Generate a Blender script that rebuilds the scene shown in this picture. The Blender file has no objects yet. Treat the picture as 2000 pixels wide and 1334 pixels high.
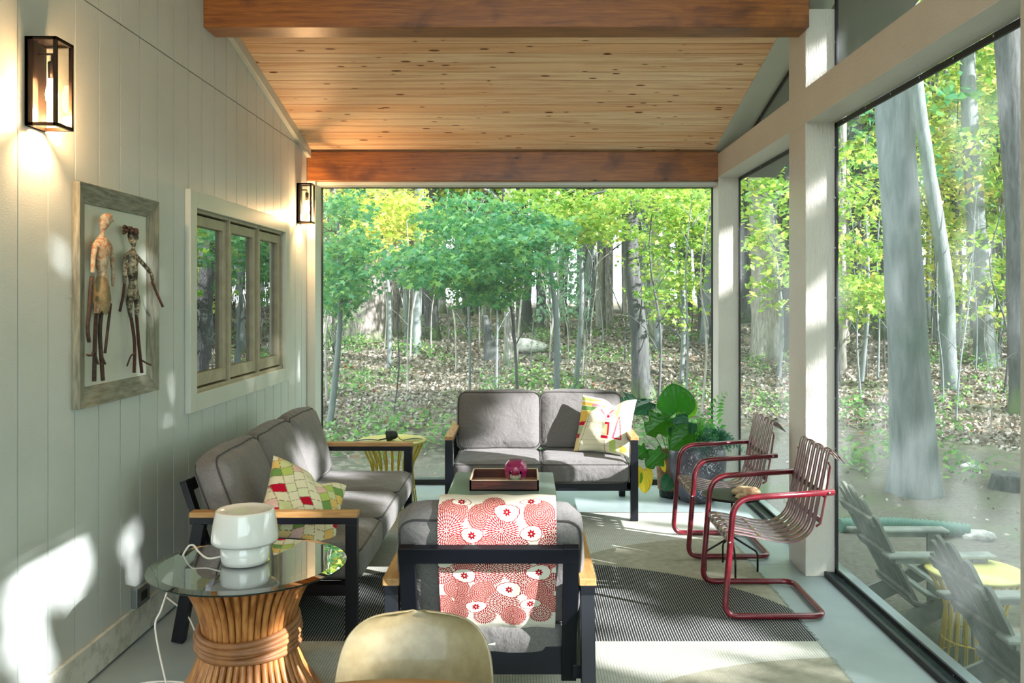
import bpy, bmesh, math, random
import numpy as np
from mathutils import Vector, Matrix, noise
PI = math.pi
random.seed(7); RNG = np.random.default_rng(11)
scn = bpy.context.scene
COL = scn.collection

# ------------------------------------------------------------------ camera, world, sun, exposure
F, CX, CY, H = 1720.0, 1027.0, 583.0, 1.6
cam = bpy.data.cameras.new('camera'); camo = bpy.data.objects.new('camera', cam); COL.objects.link(camo)
camo.location = (0, 0, H); camo.rotation_euler = (PI/2, 0, 0)
cam.sensor_width = 36; cam.lens = 36*F/2000
cam.shift_x = (1000-CX)/2000; cam.shift_y = -(667-CY)/2000
cam.clip_start = .05; cam.clip_end = 400
scn.camera = camo
vs = scn.view_settings
vs.view_transform = 'Standard'; vs.look = 'None'; vs.gamma = 1; vs.use_curve_mapping = False
vs.exposure = 1.5
w = bpy.data.worlds.new('world'); scn.world = w; w.use_nodes = True
bg = w.node_tree.nodes['Background']; bg.inputs[0].default_value = (.80, .95, .98, 1); bg.inputs[1].default_value = 1.8
SUN = Vector((math.cos(math.radians(25))*math.cos(math.radians(31)), -math.cos(math.radians(25))*math.sin(math.radians(31)), math.sin(math.radians(25)))).normalized()
sd = bpy.data.lights.new('sun', 'SUN'); sd.energy = 7; sd.angle = math.radians(.55); sd.color = (.98, .98, 1)
so = bpy.data.objects.new('sun', sd); COL.objects.link(so); so.location = SUN*20
so.rotation_euler = SUN.to_track_quat('Z', 'Y').to_euler()
scn.cycles.max_bounces = 7; scn.cycles.transparent_max_bounces = 24; scn.cycles.transmission_bounces = 5
scn.cycles.diffuse_bounces = 4; scn.cycles.sample_clamp_indirect = 6
scn.cycles.use_denoising = True

# ------------------------------------------------------------------ helpers
def P(px, py, Y):
    return Vector(((px-CX)*Y/F, Y, H-(py-CY)*Y/F))
class MB:
    def __init__(s): s.v = []; s.f = []; s.sm = []
    def add(s, vs, fs, smooth=False):
        o = len(s.v); s.v += [tuple(v) for v in vs]; s.f += [tuple(i+o for i in f) for f in fs]; s.sm += [smooth]*len(fs); return s
    def box(s, x0, x1, y0, y1, z0, z1):
        if x0 > x1: x0, x1 = x1, x0
        if y0 > y1: y0, y1 = y1, y0
        if z0 > z1: z0, z1 = z1, z0
        return s.add([(x0,y0,z0),(x1,y0,z0),(x1,y1,z0),(x0,y1,z0),(x0,y0,z1),(x1,y0,z1),(x1,y1,z1),(x0,y1,z1)],
                     [(3,2,1,0),(4,5,6,7),(0,1,5,4),(1,2,6,5),(2,3,7,6),(3,0,4,7)])
    def bar(s, p, q, wa, wb, up=(0,0,1)):
        p, q = Vector(p), Vector(q); d = (q-p).normalized(); up = Vector(up)
        if abs(d.dot(up)) > .98: up = Vector((0,1,0))
        a = d.cross(up).normalized()*wa/2; b = a.cross(d).normalized()*wb/2
        vs = [p-a-b, p+a-b, p+a+b, p-a+b, q-a-b, q+a-b, q+a+b, q-a+b]
        return s.add(vs, [(0,1,2,3),(7,6,5,4),(4,5,1,0),(5,6,2,1),(6,7,3,2),(7,4,0,3)])
    def tube(s, pts, r, n=8, cap=True, closed=False, flat=1.0):
        pts = [Vector(p) for p in pts]; m = len(pts)
        rs = r if hasattr(r, '__len__') else [r]*m
        T = []
        for i in range(m):
            if closed: t = pts[(i+1) % m]-pts[i-1]
            else: t = pts[min(i+1, m-1)]-pts[max(i-1, 0)]
            T.append(t.normalized() if t.length > 1e-9 else Vector((0,0,1)))
        ref = Vector((0,0,1)) if abs(T[0].z) < .9 else Vector((1,0,0))
        a = T[0].cross(ref).normalized(); vs = []
        for i in range(m):
            a = (a - T[i]*a.dot(T[i])); a = a.normalized() if a.length > 1e-6 else T[i].orthogonal().normalized()
            b = T[i].cross(a)
            for k in range(n):
                t = 2*PI*k/n; vs.append(pts[i]+(a*math.cos(t)+b*math.sin(t)*flat)*rs[i])
        fs = []
        for i in range(m if closed else m-1):
            j = (i+1) % m
            for k in range(n):
                l = (k+1) % n; fs.append((i*n+k, i*n+l, j*n+l, j*n+k))
        s.add(vs, fs, True)
        if cap and not closed:
            o = len(s.v)-len(vs)
            s.f.append(tuple(o+k for k in reversed(range(n)))); s.sm.append(False)
            s.f.append(tuple(o+(m-1)*n+k for k in range(n))); s.sm.append(False)
        return s
    def lathe(s, prof, c=(0,0,0), n=32, smooth=True, M=None, cap=True):
        vs = []
        for r, z in prof:
            for k in range(n):
                t = 2*PI*k/n; v = Vector((r*math.cos(t), r*math.sin(t), z))
                if M is not None: v = M @ v
                vs.append(v+Vector(c))
        fs = []
        for i in range(len(prof)-1):
            for k in range(n):
                l = (k+1) % n; fs.append((i*n+k, i*n+l, (i+1)*n+l, (i+1)*n+k))
        fs.append(tuple(reversed(range(n))))
        if cap: fs.append(tuple((len(prof)-1)*n+k for k in range(n)))
        s.add(vs, fs, smooth); s.sm[-1] = False
        if cap: s.sm[-2] = False
        return s
    def build(s, name, mat, parent=None, bevel=0, smooth=None):
        me = bpy.data.meshes.new(name); me.from_pydata(s.v, [], s.f)
        me.polygons.foreach_set('use_smooth', [bool(x) for x in s.sm] if smooth is None else [smooth]*len(s.f))
        me.update()
        return link(name, me, mat, parent, bevel)
WM = {}
def link(name, me, mat, parent=None, bevel=0):
    o = bpy.data.objects.new(name, me); COL.objects.link(o)
    if mat is not None and not me.materials: me.materials.append(mat)
    if parent is not None:
        o.parent = parent
        o.matrix_parent_inverse = WM.get(parent.name, Matrix.Identity(4)).inverted()
    if bevel:
        b = o.modifiers.new('bevel', 'BEVEL'); b.width = bevel; b.segments = 2; b.limit_method = 'ANGLE'; b.angle_limit = .7
    return o
def tag(o, label=None, cat=None, group=None, kind=None):
    if label: o['label'] = label
    if cat: o['category'] = cat
    if group: o['group'] = group
    if kind: o['kind'] = kind
    return o
def thing(name, label, cat, loc=(0,0,0), group=None, world=True):
    o = bpy.data.objects.new(name, None); COL.objects.link(o); o.empty_display_size = .1
    o.location = loc
    if world: WM[o.name] = Matrix.Translation(Vector(loc))
    return tag(o, label, cat, group)
def struct(o): o['kind'] = 'structure'; return o
def copy_tree(o, parent=None):
    c = o.copy(); COL.objects.link(c)
    if parent is not None: c.parent = parent
    for ch in [x for x in o.children]: copy_tree(ch, c)
    return c
def rounded(pts, r, n=6, closed=False):
    pts = [Vector(p) for p in pts]; out = []; m = len(pts)
    for i, p in enumerate(pts):
        if not closed and i in (0, m-1): out.append(p); continue
        a = pts[i-1]; b = pts[(i+1) % m]; da = a-p; db = b-p
        rr = min(r, da.length*.48, db.length*.48)
        p0 = p+da.normalized()*rr; p1 = p+db.normalized()*rr
        for k in range(n+1):
            t = k/n; out.append(p0*(1-t)**2+p*2*t*(1-t)+p1*t*t)
    return out
def bez(a, b, c, n=10):
    a, b, c = Vector(a), Vector(b), Vector(c)
    return [a*(1-t)**2+b*2*t*(1-t)+c*t*t for t in [k/n for k in range(n+1)]]
def smoothpath(pts, n=6):
    pts = [Vector(p) for p in pts]; out = []
    for i in range(len(pts)-1):
        p0 = pts[max(i-1, 0)]; p1 = pts[i]; p2 = pts[i+1]; p3 = pts[min(i+2, len(pts)-1)]
        for k in range(n):
            t = k/n; out.append(.5*((2*p1)+(p2-p0)*t+(2*p0-5*p1+4*p2-p3)*t*t+(3*p1-p0-3*p2+p3)*t**3))
    return out+[pts[-1]]
def cushion(w, d, h, puff=.02, edge=.03, seed=0, n=10, wr=.004):
    """rounded, slightly puffed box centred at the origin (verts, faces)"""
    bm = bmesh.new(); bmesh.ops.create_cube(bm, size=2); bmesh.ops.subdivide_edges(bm, edges=bm.edges[:], cuts=n, use_grid_fill=True)
    for v in bm.verts:
        u = v.co.copy(); S = Vector((w/2, d/2, h/2))
        p = Vector((u.x*S.x, u.y*S.y, u.z*S.z))
        inner = Vector([max(-(S[i]-edge), min(S[i]-edge, p[i])) for i in range(3)]); q = p-inner
        if q.length > 1e-6:
            m = max(abs(q.x), abs(q.y), abs(q.z)); q = q.normalized()*m
        p = inner+q
        cx, cy, cz = (1-u.x**2), (1-u.y**2), (1-u.z**2)
        p.x += (u.x)*puff*.6*(cy*cz)**.5*(1 if abs(u.x) > .99 else abs(u.x))
        p.y += (u.y)*puff*(cx*cz)**.5*(1 if abs(u.y) > .99 else abs(u.y))
        p.z += (u.z)*puff*(cx*cy)**.5*(1 if abs(u.z) > .99 else abs(u.z))
        nn = noise.noise(Vector((p.x*7+seed*3.1, p.y*7, p.z*7+seed)))+.5*noise.noise(Vector((p.x*18, p.y*18+seed, p.z*18)))
        p += p.normalized()*nn*wr
        v.co = p
    vs = [v.co.copy() for v in bm.verts]; fs = [tuple(v.index for v in f.verts) for f in bm.faces]
    bm.free(); return vs, fs
def rrect(w, d, r, z, n=5, ax='z'):
    pts = []
    for cx, cy, a0 in ((w/2-r, d/2-r, 0), (-w/2+r, d/2-r, 90), (-w/2+r, -d/2+r, 180), (w/2-r, -d/2+r, 270)):
        for k in range(n+1):
            a = math.radians(a0+90*k/n); x, y = cx+r*math.cos(a), cy+r*math.sin(a)
            pts.append(Vector((x, y, z)) if ax == 'z' else Vector((x, z, y)))
    return pts
def np_mesh(name, V, Fc, smooth=False):
    V = np.asarray(V, dtype=np.float32).reshape(-1, 3); Fc = np.asarray(Fc, dtype=np.int32); k = Fc.shape[1]
    me = bpy.data.meshes.new(name)
    me.vertices.add(len(V)); me.vertices.foreach_set('co', V.ravel())
    me.loops.add(Fc.size); me.loops.foreach_set('vertex_index', Fc.ravel())
    me.polygons.add(len(Fc)); me.polygons.foreach_set('loop_start', np.arange(0, Fc.size, k, dtype=np.int32))
    me.polygons.foreach_set('loop_total', np.full(len(Fc), k, dtype=np.int32))
    if smooth: me.polygons.foreach_set('use_smooth', np.ones(len(Fc), dtype=bool))
    me.update(calc_edges=True); return me

# ------------------------------------------------------------------ materials
def srgb(r, g, b):
    f = lambda c: (c/255/12.92) if c/255 <= .04045 else ((c/255+.055)/1.055)**2.4
    return (f(r), f(g), f(b), 1)
class NT:
    def __init__(s, name):
        s.m = bpy.data.materials.new(name); s.m.use_nodes = True; s.t = s.m.node_tree
        s.b = s.t.nodes['Principled BSDF']; s.out = s.t.nodes['Material Output']
    def n(s, typ, **kw):
        nd = s.t.nodes.new(typ)
        for k, v in kw.items(): setattr(nd, k, v)
        return nd
    def l(s, a, b): s.t.links.new(a, b)
    def coord(s, scale=(1,1,1), rot=(0,0,0), loc=(0,0,0)):
        tc = s.n('ShaderNodeTexCoord'); mp = s.n('ShaderNodeMapping'); s.l(tc.outputs['Object'], mp.inputs['Vector'])
        mp.inputs['Scale'].default_value = scale; mp.inputs['Rotation'].default_value = rot; mp.inputs['Location'].default_value = loc
        return mp.outputs[0]
    def noise(s, vec, scale, detail=3, rough=.55, dist=0):
        nd = s.n('ShaderNodeTexNoise'); s.l(vec, nd.inputs['Vector']); nd.inputs['Scale'].default_value = scale
        nd.inputs['Detail'].default_value = detail; nd.inputs['Roughness'].default_value = rough; nd.inputs['Distortion'].default_value = dist
        return nd.outputs['Fac']
    def ramp(s, fac, stops, interp='LINEAR'):
        nd = s.n('ShaderNodeValToRGB'); s.l(fac, nd.inputs[0]); cr = nd.color_ramp; cr.interpolation = interp
        while len(cr.elements) < len(stops): cr.elements.new(.5)
        for e, (p, c) in zip(cr.elements, stops):
            e.position = p; e.color = c if hasattr(c, '__len__') else (c, c, c, 1)
        return nd.outputs[0]
    def mix(s, fac, a, b, mode='MIX'):
        nd = s.n('ShaderNodeMix', data_type='RGBA', blend_type=mode)
        for i, v in ((0, fac), (6, a), (7, b)):
            if hasattr(v, 'is_output'): s.l(v, nd.inputs[i])
            else: nd.inputs[i].default_value = v
        return nd.outputs[2]
    def math(s, op, a, b=0.0):
        nd = s.n('ShaderNodeMath', operation=op)
        for i, v in ((0, a), (1, b)):
            if hasattr(v, 'is_output'): s.l(v, nd.inputs[i])
            else: nd.inputs[i].default_value = v
        return nd.outputs[0]
    def bump(s, h, strength=.3, dist=.002):
        nd = s.n('ShaderNodeBump'); s.l(h, nd.inputs['Height']); nd.inputs['Strength'].default_value = strength; nd.inputs['Distance'].default_value = dist
        s.l(nd.outputs[0], s.b.inputs['Normal']); return nd
    def col(s, c):
        if hasattr(c, 'is_output'): s.l(c, s.b.inputs['Base Color'])
        else: s.b.inputs['Base Color'].default_value = c
    def set(s, rough=.5, metal=0, spec=.5, coat=0):
        s.b.inputs['Roughness'].default_value = rough; s.b.inputs['Metallic'].default_value = metal
        s.b.inputs['Specular IOR Level'].default_value = spec; s.b.inputs['Coat Weight'].default_value = coat
def simple(name, c, rough=.5, metal=0, spec=.5, c2=None, scale=8, stretch=(1,1,1), bump=0, bdist=.002, bscale=None, detail=4, coat=0):
    t = NT(name); v = t.coord(stretch); t.set(rough, metal, spec, coat)
    nz = t.noise(v, scale, detail)
    t.col(t.mix(t.ramp(nz, [(.35, 0.0), (.65, 1.0)]), c, c2) if c2 else c)
    if bump: t.bump(t.noise(v, bscale or scale*3, 4), bump, bdist)
    return t.m
M = {}
def white_paint(name, c, c2, grain, gs, rough, bump, bd):
    t = NT(name); v = t.coord(grain); big = t.coord((1,1,1))
    t.col(t.mix(t.ramp(t.noise(big, 2.2, 4), [(.3, 0.0), (.75, 1.0)]), c, c2)); t.set(rough, 0, .5)
    t.bump(t.noise(v, gs, 3, .6, .6), bump, bd); return t.m
M['siding'] = white_paint('painted_siding', srgb(200,206,202), srgb(190,196,190), (3, 9, 60), 6, .42, .45, .002)
M['trim'] = white_paint('painted_trim', srgb(204,208,198), srgb(194,198,186), (6, 6, 6), 3, .4, .2, .001)
M['post'] = white_paint('rough_sawn_paint', srgb(212,208,198), srgb(202,197,186), (34, 34, 7), 3.2, .3, .9, .005)
M['rail'] = white_paint('rough_sawn_rail', srgb(212,208,198), srgb(202,197,186), (34, 5, 34), 3.2, .34, .7, .004)
M['groove'] = simple('siding_groove', srgb(120,118,105), .7)
def base_mat():
    t = NT('weathered_baseboard'); v = t.coord((1,1,1)); t.set(.5)
    n1 = t.noise(v, 14, 6, .7); n2 = t.noise(v, 60, 4, .7)
    a = t.mix(t.ramp(n1, [(.45, 0.0), (.7, .8)]), srgb(205,205,192), srgb(150,150,128))
    a = t.mix(t.ramp(n2, [(.62, 0.0), (.75, .6)]), a, srgb(95,92,70))
    t.col(a); t.bump(n2, .3, .002); return t.m
M['baseboard'] = base_mat()
def pine():
    t = NT('knotty_pine'); tc = t.n('ShaderNodeTexCoord'); sp = t.n('ShaderNodeSeparateXYZ'); t.l(tc.outputs['Object'], sp.inputs[0])
    bid = t.math('FLOOR', t.math('DIVIDE', t.math('SUBTRACT', sp.outputs[1], .1), .1282))
    wn = t.n('ShaderNodeTexWhiteNoise', noise_dimensions='1D'); t.l(bid, wn.inputs['W'])
    off = t.math('MULTIPLY', wn.outputs[0], 37.0)
    cb = t.n('ShaderNodeCombineXYZ'); t.l(t.math('ADD', sp.outputs[0], off), cb.inputs[0]); t.l(sp.outputs[1], cb.inputs[1]); t.l(bid, cb.inputs[2])
    def mp(sc):
        m = t.n('ShaderNodeMapping'); t.l(cb.outputs[0], m.inputs[0]); m.inputs['Scale'].default_value = sc; return m.outputs[0]
    g1 = t.noise(mp((1.1, 26, .3)), 1.0, 4, .6, .8); g2 = t.noise(mp((4, 130, 1)), 1.0, 3, .6)
    tone = t.mix(wn.outputs[0], srgb(255,228,188), srgb(246,198,150))
    c = t.mix(t.ramp(g1, [(.45, 0.0), (.64, .6)]), tone, srgb(206,138,88))
    c = t.mix(t.ramp(g2, [(.4, 0.0), (.7, .22)]), c, srgb(190,126,80))
    vo = t.n('ShaderNodeTexVoronoi'); t.l(mp((2.6, 8.2, 1)), vo.inputs['Vector']); vo.inputs['Scale'].default_value = 2.3; vo.inputs['Randomness'].default_value = 1
    sc = t.math('MULTIPLY', vo.outputs['Distance'], 1.0)
    rnd = t.n('ShaderNodeSeparateColor'); t.l(vo.outputs['Color'], rnd.inputs[0])
    size = t.math('MULTIPLY', t.math('SUBTRACT', rnd.outputs[0], .2), .30)
    k = t.math('SUBTRACT', size, sc)
    c = t.mix(t.ramp(k, [(.0, 0.0), (.012, .0), (.03, 1.0)]), c, srgb(52,22,10))
    k2 = t.math('SUBTRACT', t.math('ADD', size, .035), sc)
    c = t.mix(t.ramp(k2, [(0, 0.0), (.03, .45)]), c, srgb(160,92,48))
    t.col(c); t.set(.55, 0, .3); t.bump(g2, .1, .001); return t.m
M['pine'] = pine()
def beam_mat():
    t = NT('stained_beam'); v = t.coord((1.3, 14, 22)); b = t.coord((2.0, 3, 2.4))
    g = t.noise(v, 2.5, 5, .65, .6); n2 = t.noise(b, 1.4, 3, .5, .4)
    c = t.mix(t.ramp(g, [(.35, 0.0), (.65, 1.0)]), srgb(164,100,34), srgb(118,66,20))
    c = t.mix(t.ramp(n2, [(.55, 0.0), (.72, .8)]), c, srgb(70,30,10))
    vo = t.n('ShaderNodeTexVoronoi'); t.l(t.coord((2.4, 3, 7)), vo.inputs['Vector']); vo.inputs['Scale'].default_value = 1.2
    c = t.mix(t.ramp(vo.outputs['Distance'], [(.05, 1.0), (.1, 0.0)]), c, srgb(38,16,8))
    t.col(c); t.set(.38, 0, .5); t.bump(g, .15, .002); return t.m
M['beam'] = beam_mat()
def floor_mat():
    t = NT('painted_floor'); v = t.coord((1,1,1))
    n1 = t.noise(v, 1.8, 5, .6); n2 = t.noise(v, 55, 3, .6)
    c = t.mix(t.ramp(n1, [(.35, 0.0), (.7, 1.0)]), srgb(158,172,172), srgb(140,154,156))
    c = t.mix(t.ramp(n2, [(.7, 0.0), (.8, .5)]), c, srgb(90,95,92))
    t.col(c); t.set(.38, 0, .5); t.bump(n1, .15, .003); return t.m
M['floor'] = floor_mat()
def fabric(name, c, c2, rough=.9, sc=900):
    t = NT(name); v = t.coord((1,1,1)); t.set(rough, 0, .15)
    wv = t.n('ShaderNodeTexWave', wave_type='BANDS', bands_direction='X'); t.l(v, wv.inputs['Vector']); wv.inputs['Scale'].default_value = 110; wv.inputs['Distortion'].default_value = 1.5
    n1 = t.noise(v, 160, 3, .7); n2 = t.noise(t.coord((1,1,1)), 5.5, 4, .6, .5)
    t.col(t.mix(t.ramp(n1, [(.3, 0.0), (.7, 1.0)]), c, c2))
    h = t.math('ADD', t.math('MULTIPLY', n2, 1.0), t.math('MULTIPLY', n1, .035))
    t.bump(h, .8, .03)
    t.b.inputs['Sheen Weight'].default_value = .15
    return t.m
M['cushion'] = fabric('grey_canvas', srgb(122,119,116), srgb(102,99,98))
M['piping'] = fabric('cushion_piping', srgb(72,68,66), srgb(60,58,56))
M['dark_metal'] = simple('dark_blue_powder_coat', srgb(17,19,27), .36, .3, .5, bump=.05)
M['armwood'] = simple('oiled_teak', srgb(196,152,96), .5, c2=srgb(166,120,70), scale=3, stretch=(2.5, 20, 20), bump=.15)
M['armwood_y'] = simple('oiled_teak_front', srgb(196,152,96), .5, c2=srgb(166,120,70), scale=3, stretch=(20, 2.5, 20), bump=.15)
M['red_tube'] = simple('red_painted_tube', srgb(118,18,36), .28, .1, .6, c2=srgb(86,15,26), scale=25, bump=.25, bscale=70, coat=.4)
def slat_mat():
    t = NT('worn_strap_paint'); v = t.coord((1,1,1)); n1 = t.noise(v, 9, 5, .7)
    t.col(t.mix(t.ramp(n1, [(.52, 0.0), (.72, 1.0)]), srgb(142,112,118), srgb(140,128,88))); t.set(.28, .45, .5, .3); t.bump(t.noise(v, 90, 2), .1, .001); return t.m
M['slat'] = slat_mat()
M['strap'] = simple('olive_cross_strap', srgb(140,130,84), .35, .3, .5, c2=srgb(96,74,66), scale=20)
M['steel'] = simple('steel_screw', srgb(200,200,205), .25, 1)
M['black'] = simple('black_metal', srgb(18,17,18), .4, .4)
M['rubber'] = simple('black_screen_spline', srgb(14,15,18), .5, c2=srgb(26,28,34), scale=60)
M['bronze'] = simple('dark_bronze', srgb(40,28,20), .35, .7)
M['track'] = simple('aluminium_track', srgb(96,112,112), .35, .7, c2=srgb(70,84,88), scale=12)
M['yellow'] = simple('yellow_enamel', srgb(222,196,72), .35, c2=srgb(206,182,62), scale=6)
M['yellow_pale'] = simple('yellow_tabletop', srgb(214,208,120), .4, c2=srgb(200,196,108), scale=5)
M['weathered'] = simple('weathered_grey_wood', srgb(150,150,132), .75, c2=srgb(112,112,98), scale=5, stretch=(14,14,2), bump=.6, bdist=.004)
M['adiron'] = simple('grey_painted_boards', srgb(140,148,138), .7, c2=srgb(104,112,104), scale=7, bump=.3, bdist=.003)
M['lampglass'] = simple('white_opal_glass', srgb(236,236,232), .1, 0, .6, coat=.5)
M['cord'] = simple('white_cord', srgb(225,222,214), .5)
M['rattan'] = simple('rattan_cane', srgb(204,140,78), .35, c2=srgb(158,96,46), scale=6, stretch=(6,6,1.2), bump=.2, coat=.2)
M['rattan_wrap'] = simple('rattan_wrap', srgb(170,116,72), .5, c2=srgb(140,92,56), scale=12, bump=.3)
M['tray'] = simple('rosewood_veneer', srgb(98,44,26), .35, c2=srgb(54,22,14), scale=3.2, stretch=(2, 14, 20))
M['tray_in'] = simple('tray_lining', srgb(170,140,112), .6, c2=srgb(150,118,92), scale=9)
M['tray_rim'] = simple('pale_tray_edge', srgb(214,190,160), .5)
M['tabletop'] = simple('sage_lacquer', srgb(138,158,148), .22, 0, .5, c2=srgb(128,150,142), scale=2)
M['shell'] = simple('cream_fibreglass', srgb(156,140,104), .32, 0, .5, c2=srgb(140,122,86), scale=30, bump=.05, coat=.3)
M['tablewood'] = simple('dining_top_wood', srgb(170,130,84), .4, c2=srgb(150,110,66), scale=4, stretch=(2,14,14))
M['leaf_big'] = None
M['khaki'] = simple('khaki_sash', srgb(172,164,140), .5, c2=srgb(156,148,124), scale=12)
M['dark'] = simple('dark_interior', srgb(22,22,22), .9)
def potmat():
    t = NT('glazed_grey_pot'); v = t.coord((1,1,1)); a = t.noise(v, 5, 4); b = t.noise(v, 70, 5, .75)
    c = t.mix(t.ramp(a, [(.35, 0.0), (.65, 1.0)]), srgb(86,86,98), srgb(62,60,70)); c = t.mix(t.ramp(t.math('MULTIPLY', b, t.math('ADD', a, .5)), [(.58, 0.0), (.66, .9)]), c, srgb(214,216,222))
    t.col(c); t.set(.3, 0, .5); t.bump(b, .25, .002); return t.m
M['pot'] = potmat()
M['burlap'] = simple('brown_paper_pot', srgb(140,104,74), .85, c2=srgb(110,80,56), scale=30, bump=.4)
M['soil'] = simple('potting_soil', srgb(40,30,22), .95, bump=.8)
M['iron'] = simple('verdigris_iron', srgb(58,68,62), .6, .5, c2=srgb(38,42,40), scale=30, bump=.3)
M['pipe'] = simple('green_drain_pipe', srgb(70,112,96), .5)
M['driftwood'] = simple('pale_driftwood', srgb(196,176,138), .5, c2=srgb(140,100,60), scale=12, bump=.3)
M['ink'] = simple('dark_ink', srgb(44,30,22), .9)
M['plate'] = simple('outlet_metal', srgb(130,134,134), .4, .7)
M['wax'] = simple('candle_wax', srgb(190,200,176), .5)
M['rock'] = simple('pale_lichen_rock', srgb(196,194,186), .9, c2=srgb(130,132,124), scale=7, bump=.8, bdist=.03)
def emis(name, c, s):
    t = NT(name); t.b.inputs['Emission Color'].default_value = c; t.b.inputs['Emission Strength'].default_value = s; t.col(c); return t.m
M['bulb'] = emis('bulb_glow', (1, .62, .28, 1), 14)
def thin_glass(name, tint, refl, rough=0.0, alpha=None, ior=1.5):
    t = NT(name); t.t.nodes.remove(t.b)
    tr = t.n('ShaderNodeBsdfTransparent'); tr.inputs[0].default_value = tint
    gl = t.n('ShaderNodeBsdfGlossy'); gl.inputs['Roughness'].default_value = rough
    mx = t.n('ShaderNodeMixShader'); fr = t.n('ShaderNodeFresnel'); fr.inputs[0].default_value = ior
    t.l(t.math('MULTIPLY', fr.outputs[0], refl), mx.inputs[0]); t.l(tr.outputs[0], mx.inputs[1]); t.l(gl.outputs[0], mx.inputs[2])
    t.l(mx.outputs[0], t.out.inputs[0]); return t.m
M['glass'] = thin_glass('clear_glass', (.96, .94, .9, 1), 1.0)
M['table_glass'] = thin_glass('green_tinted_glass', (.70, .76, .50, 1), 3.4, ior=1.55)
M['pink_glass'] = simple('magenta_glass', srgb(190,30,110), .06, 0, .6, coat=.5)
M['pink_glass'].node_tree.nodes['Principled BSDF'].inputs['Alpha'].default_value = .62
M['window_glass'] = None
def window_glass():
    t = NT('reflective_pane'); t.t.nodes.remove(t.b)
    tr = t.n('ShaderNodeBsdfTransparent'); tr.inputs[0].default_value = (.35, .38, .38, 1)
    gl = t.n('ShaderNodeBsdfGlossy'); gl.inputs['Roughness'].default_value = .004
    mx = t.n('ShaderNodeMixShader'); fr = t.n('ShaderNodeFresnel'); fr.inputs[0].default_value = 1.9
    t.l(t.math('MINIMUM', t.math('MULTIPLY', fr.outputs[0], 2.6), .92), mx.inputs[0]); t.l(tr.outputs[0], mx.inputs[1]); t.l(gl.outputs[0], mx.inputs[2])
    v = t.coord((1, 1, 1)); b = t.n('ShaderNodeBump'); b.inputs['Strength'].default_value = .06; b.inputs['Distance'].default_value = .01; t.l(t.noise(v, 5, 2), b.inputs['Height'])
    t.l(b.outputs[0], gl.inputs['Normal']); t.l(mx.outputs[0], t.out.inputs[0]); return t.m
M['window_glass'] = window_glass()
def screen(name, opac, c):
    t = NT(name); t.t.nodes.remove(t.b)
    tr = t.n('ShaderNodeBsdfTransparent'); df = t.n('ShaderNodeBsdfDiffuse'); df.inputs[0].default_value = c
    tl = t.n('ShaderNodeBsdfTranslucent'); tl.inputs[0].default_value = c
    m1 = t.n('ShaderNodeMixShader'); m1.inputs[0].default_value = .5; t.l(df.outputs[0], m1.inputs[1]); t.l(tl.outputs[0], m1.inputs[2])
    mx = t.n('ShaderNodeMixShader'); mx.inputs[0].default_value = opac; t.l(tr.outputs[0], mx.inputs[1]); t.l(m1.outputs[0], mx.inputs[2]); t.l(mx.outputs[0], t.out.inputs[0])
    return t.m
M['screen_side'] = screen('insect_screen_side', .17, (.42, .46, .46, 1))
M['screen_far'] = screen('insect_screen_far', .08, (.42, .46, .46, 1))
def leaf_mat(name, stops, trans=.45, rough=.45):
    t = NT(name); t.t.nodes.remove(t.b)
    g = t.n('ShaderNodeNewGeometry'); tc = t.n('ShaderNodeTexCoord')
    nz = t.noise(tc.outputs['Object'], .9, 3)
    f = t.math('ADD', t.math('MULTIPLY', g.outputs['Random Per Island'], .6), t.math('MULTIPLY', nz, .5))
    c = t.ramp(f, stops)
    df = t.n('ShaderNodeBsdfPrincipled'); t.l(c, df.inputs['Base Color']); df.inputs['Roughness'].default_value = rough
    tl = t.n('ShaderNodeBsdfTranslucent'); t.l(c, tl.inputs[0])
    mx = t.n('ShaderNodeMixShader'); mx.inputs[0].default_value = trans; t.l(df.outputs[0], mx.inputs[1]); t.l(tl.outputs[0], mx.inputs[2]); t.l(mx.outputs[0], t.out.inputs[0])
    return t.m
M['leaves_teal'] = leaf_mat('maple_leaves_teal', [(.15, srgb(58,120,78)), (.5, srgb(86,150,98)), (.85, srgb(140,182,96))])
M['leaves_green'] = leaf_mat('leaves_green', [(.15, srgb(92,140,52)), (.5, srgb(134,176,66)), (.8, srgb(190,204,96)), (.95, srgb(214,182,92))])
M['leaves_yellow'] = leaf_mat('leaves_yellow_green', [(.15, srgb(130,160,62)), (.5, srgb(178,196,86)), (.75, srgb(214,214,110)), (.95, srgb(222,178,96))], .55)
M['undergrowth'] = leaf_mat('undergrowth_leaves', [(.2, srgb(70,120,62)), (.6, srgb(112,156,84)), (.9, srgb(150,180,100))])
M['litter'] = leaf_mat('dead_leaves', [(.1, srgb(84,76,64)), (.35, srgb(104,96,82)), (.6, srgb(132,122,108)), (.82, srgb(178,168,158)), (.92, srgb(130,122,98)), (.98, srgb(160,92,54))], .1)
M['needle'] = leaf_mat('pine_needles', [(.2, srgb(120,170,130)), (.8, srgb(160,196,160))])
M['houseleaf'] = leaf_mat('glossy_houseplant_leaf', [(.1, srgb(24,92,16)), (.9, srgb(50,128,24))], .35, .3)
M['houseleaf_dark'] = leaf_mat('dark_teal_leaf', [(.1, srgb(24,84,56)), (.9, srgb(36,100,64))], .25, .35)
M['houseleaf_lime'] = leaf_mat('lime_leaf', [(.1, srgb(92,158,30)), (.9, srgb(120,178,40))], .5, .35)
M['yellowleaf'] = leaf_mat('yellowed_leaf', [(.1, srgb(206,176,22)), (.9, srgb(214,190,40))], .4, .4)
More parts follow.
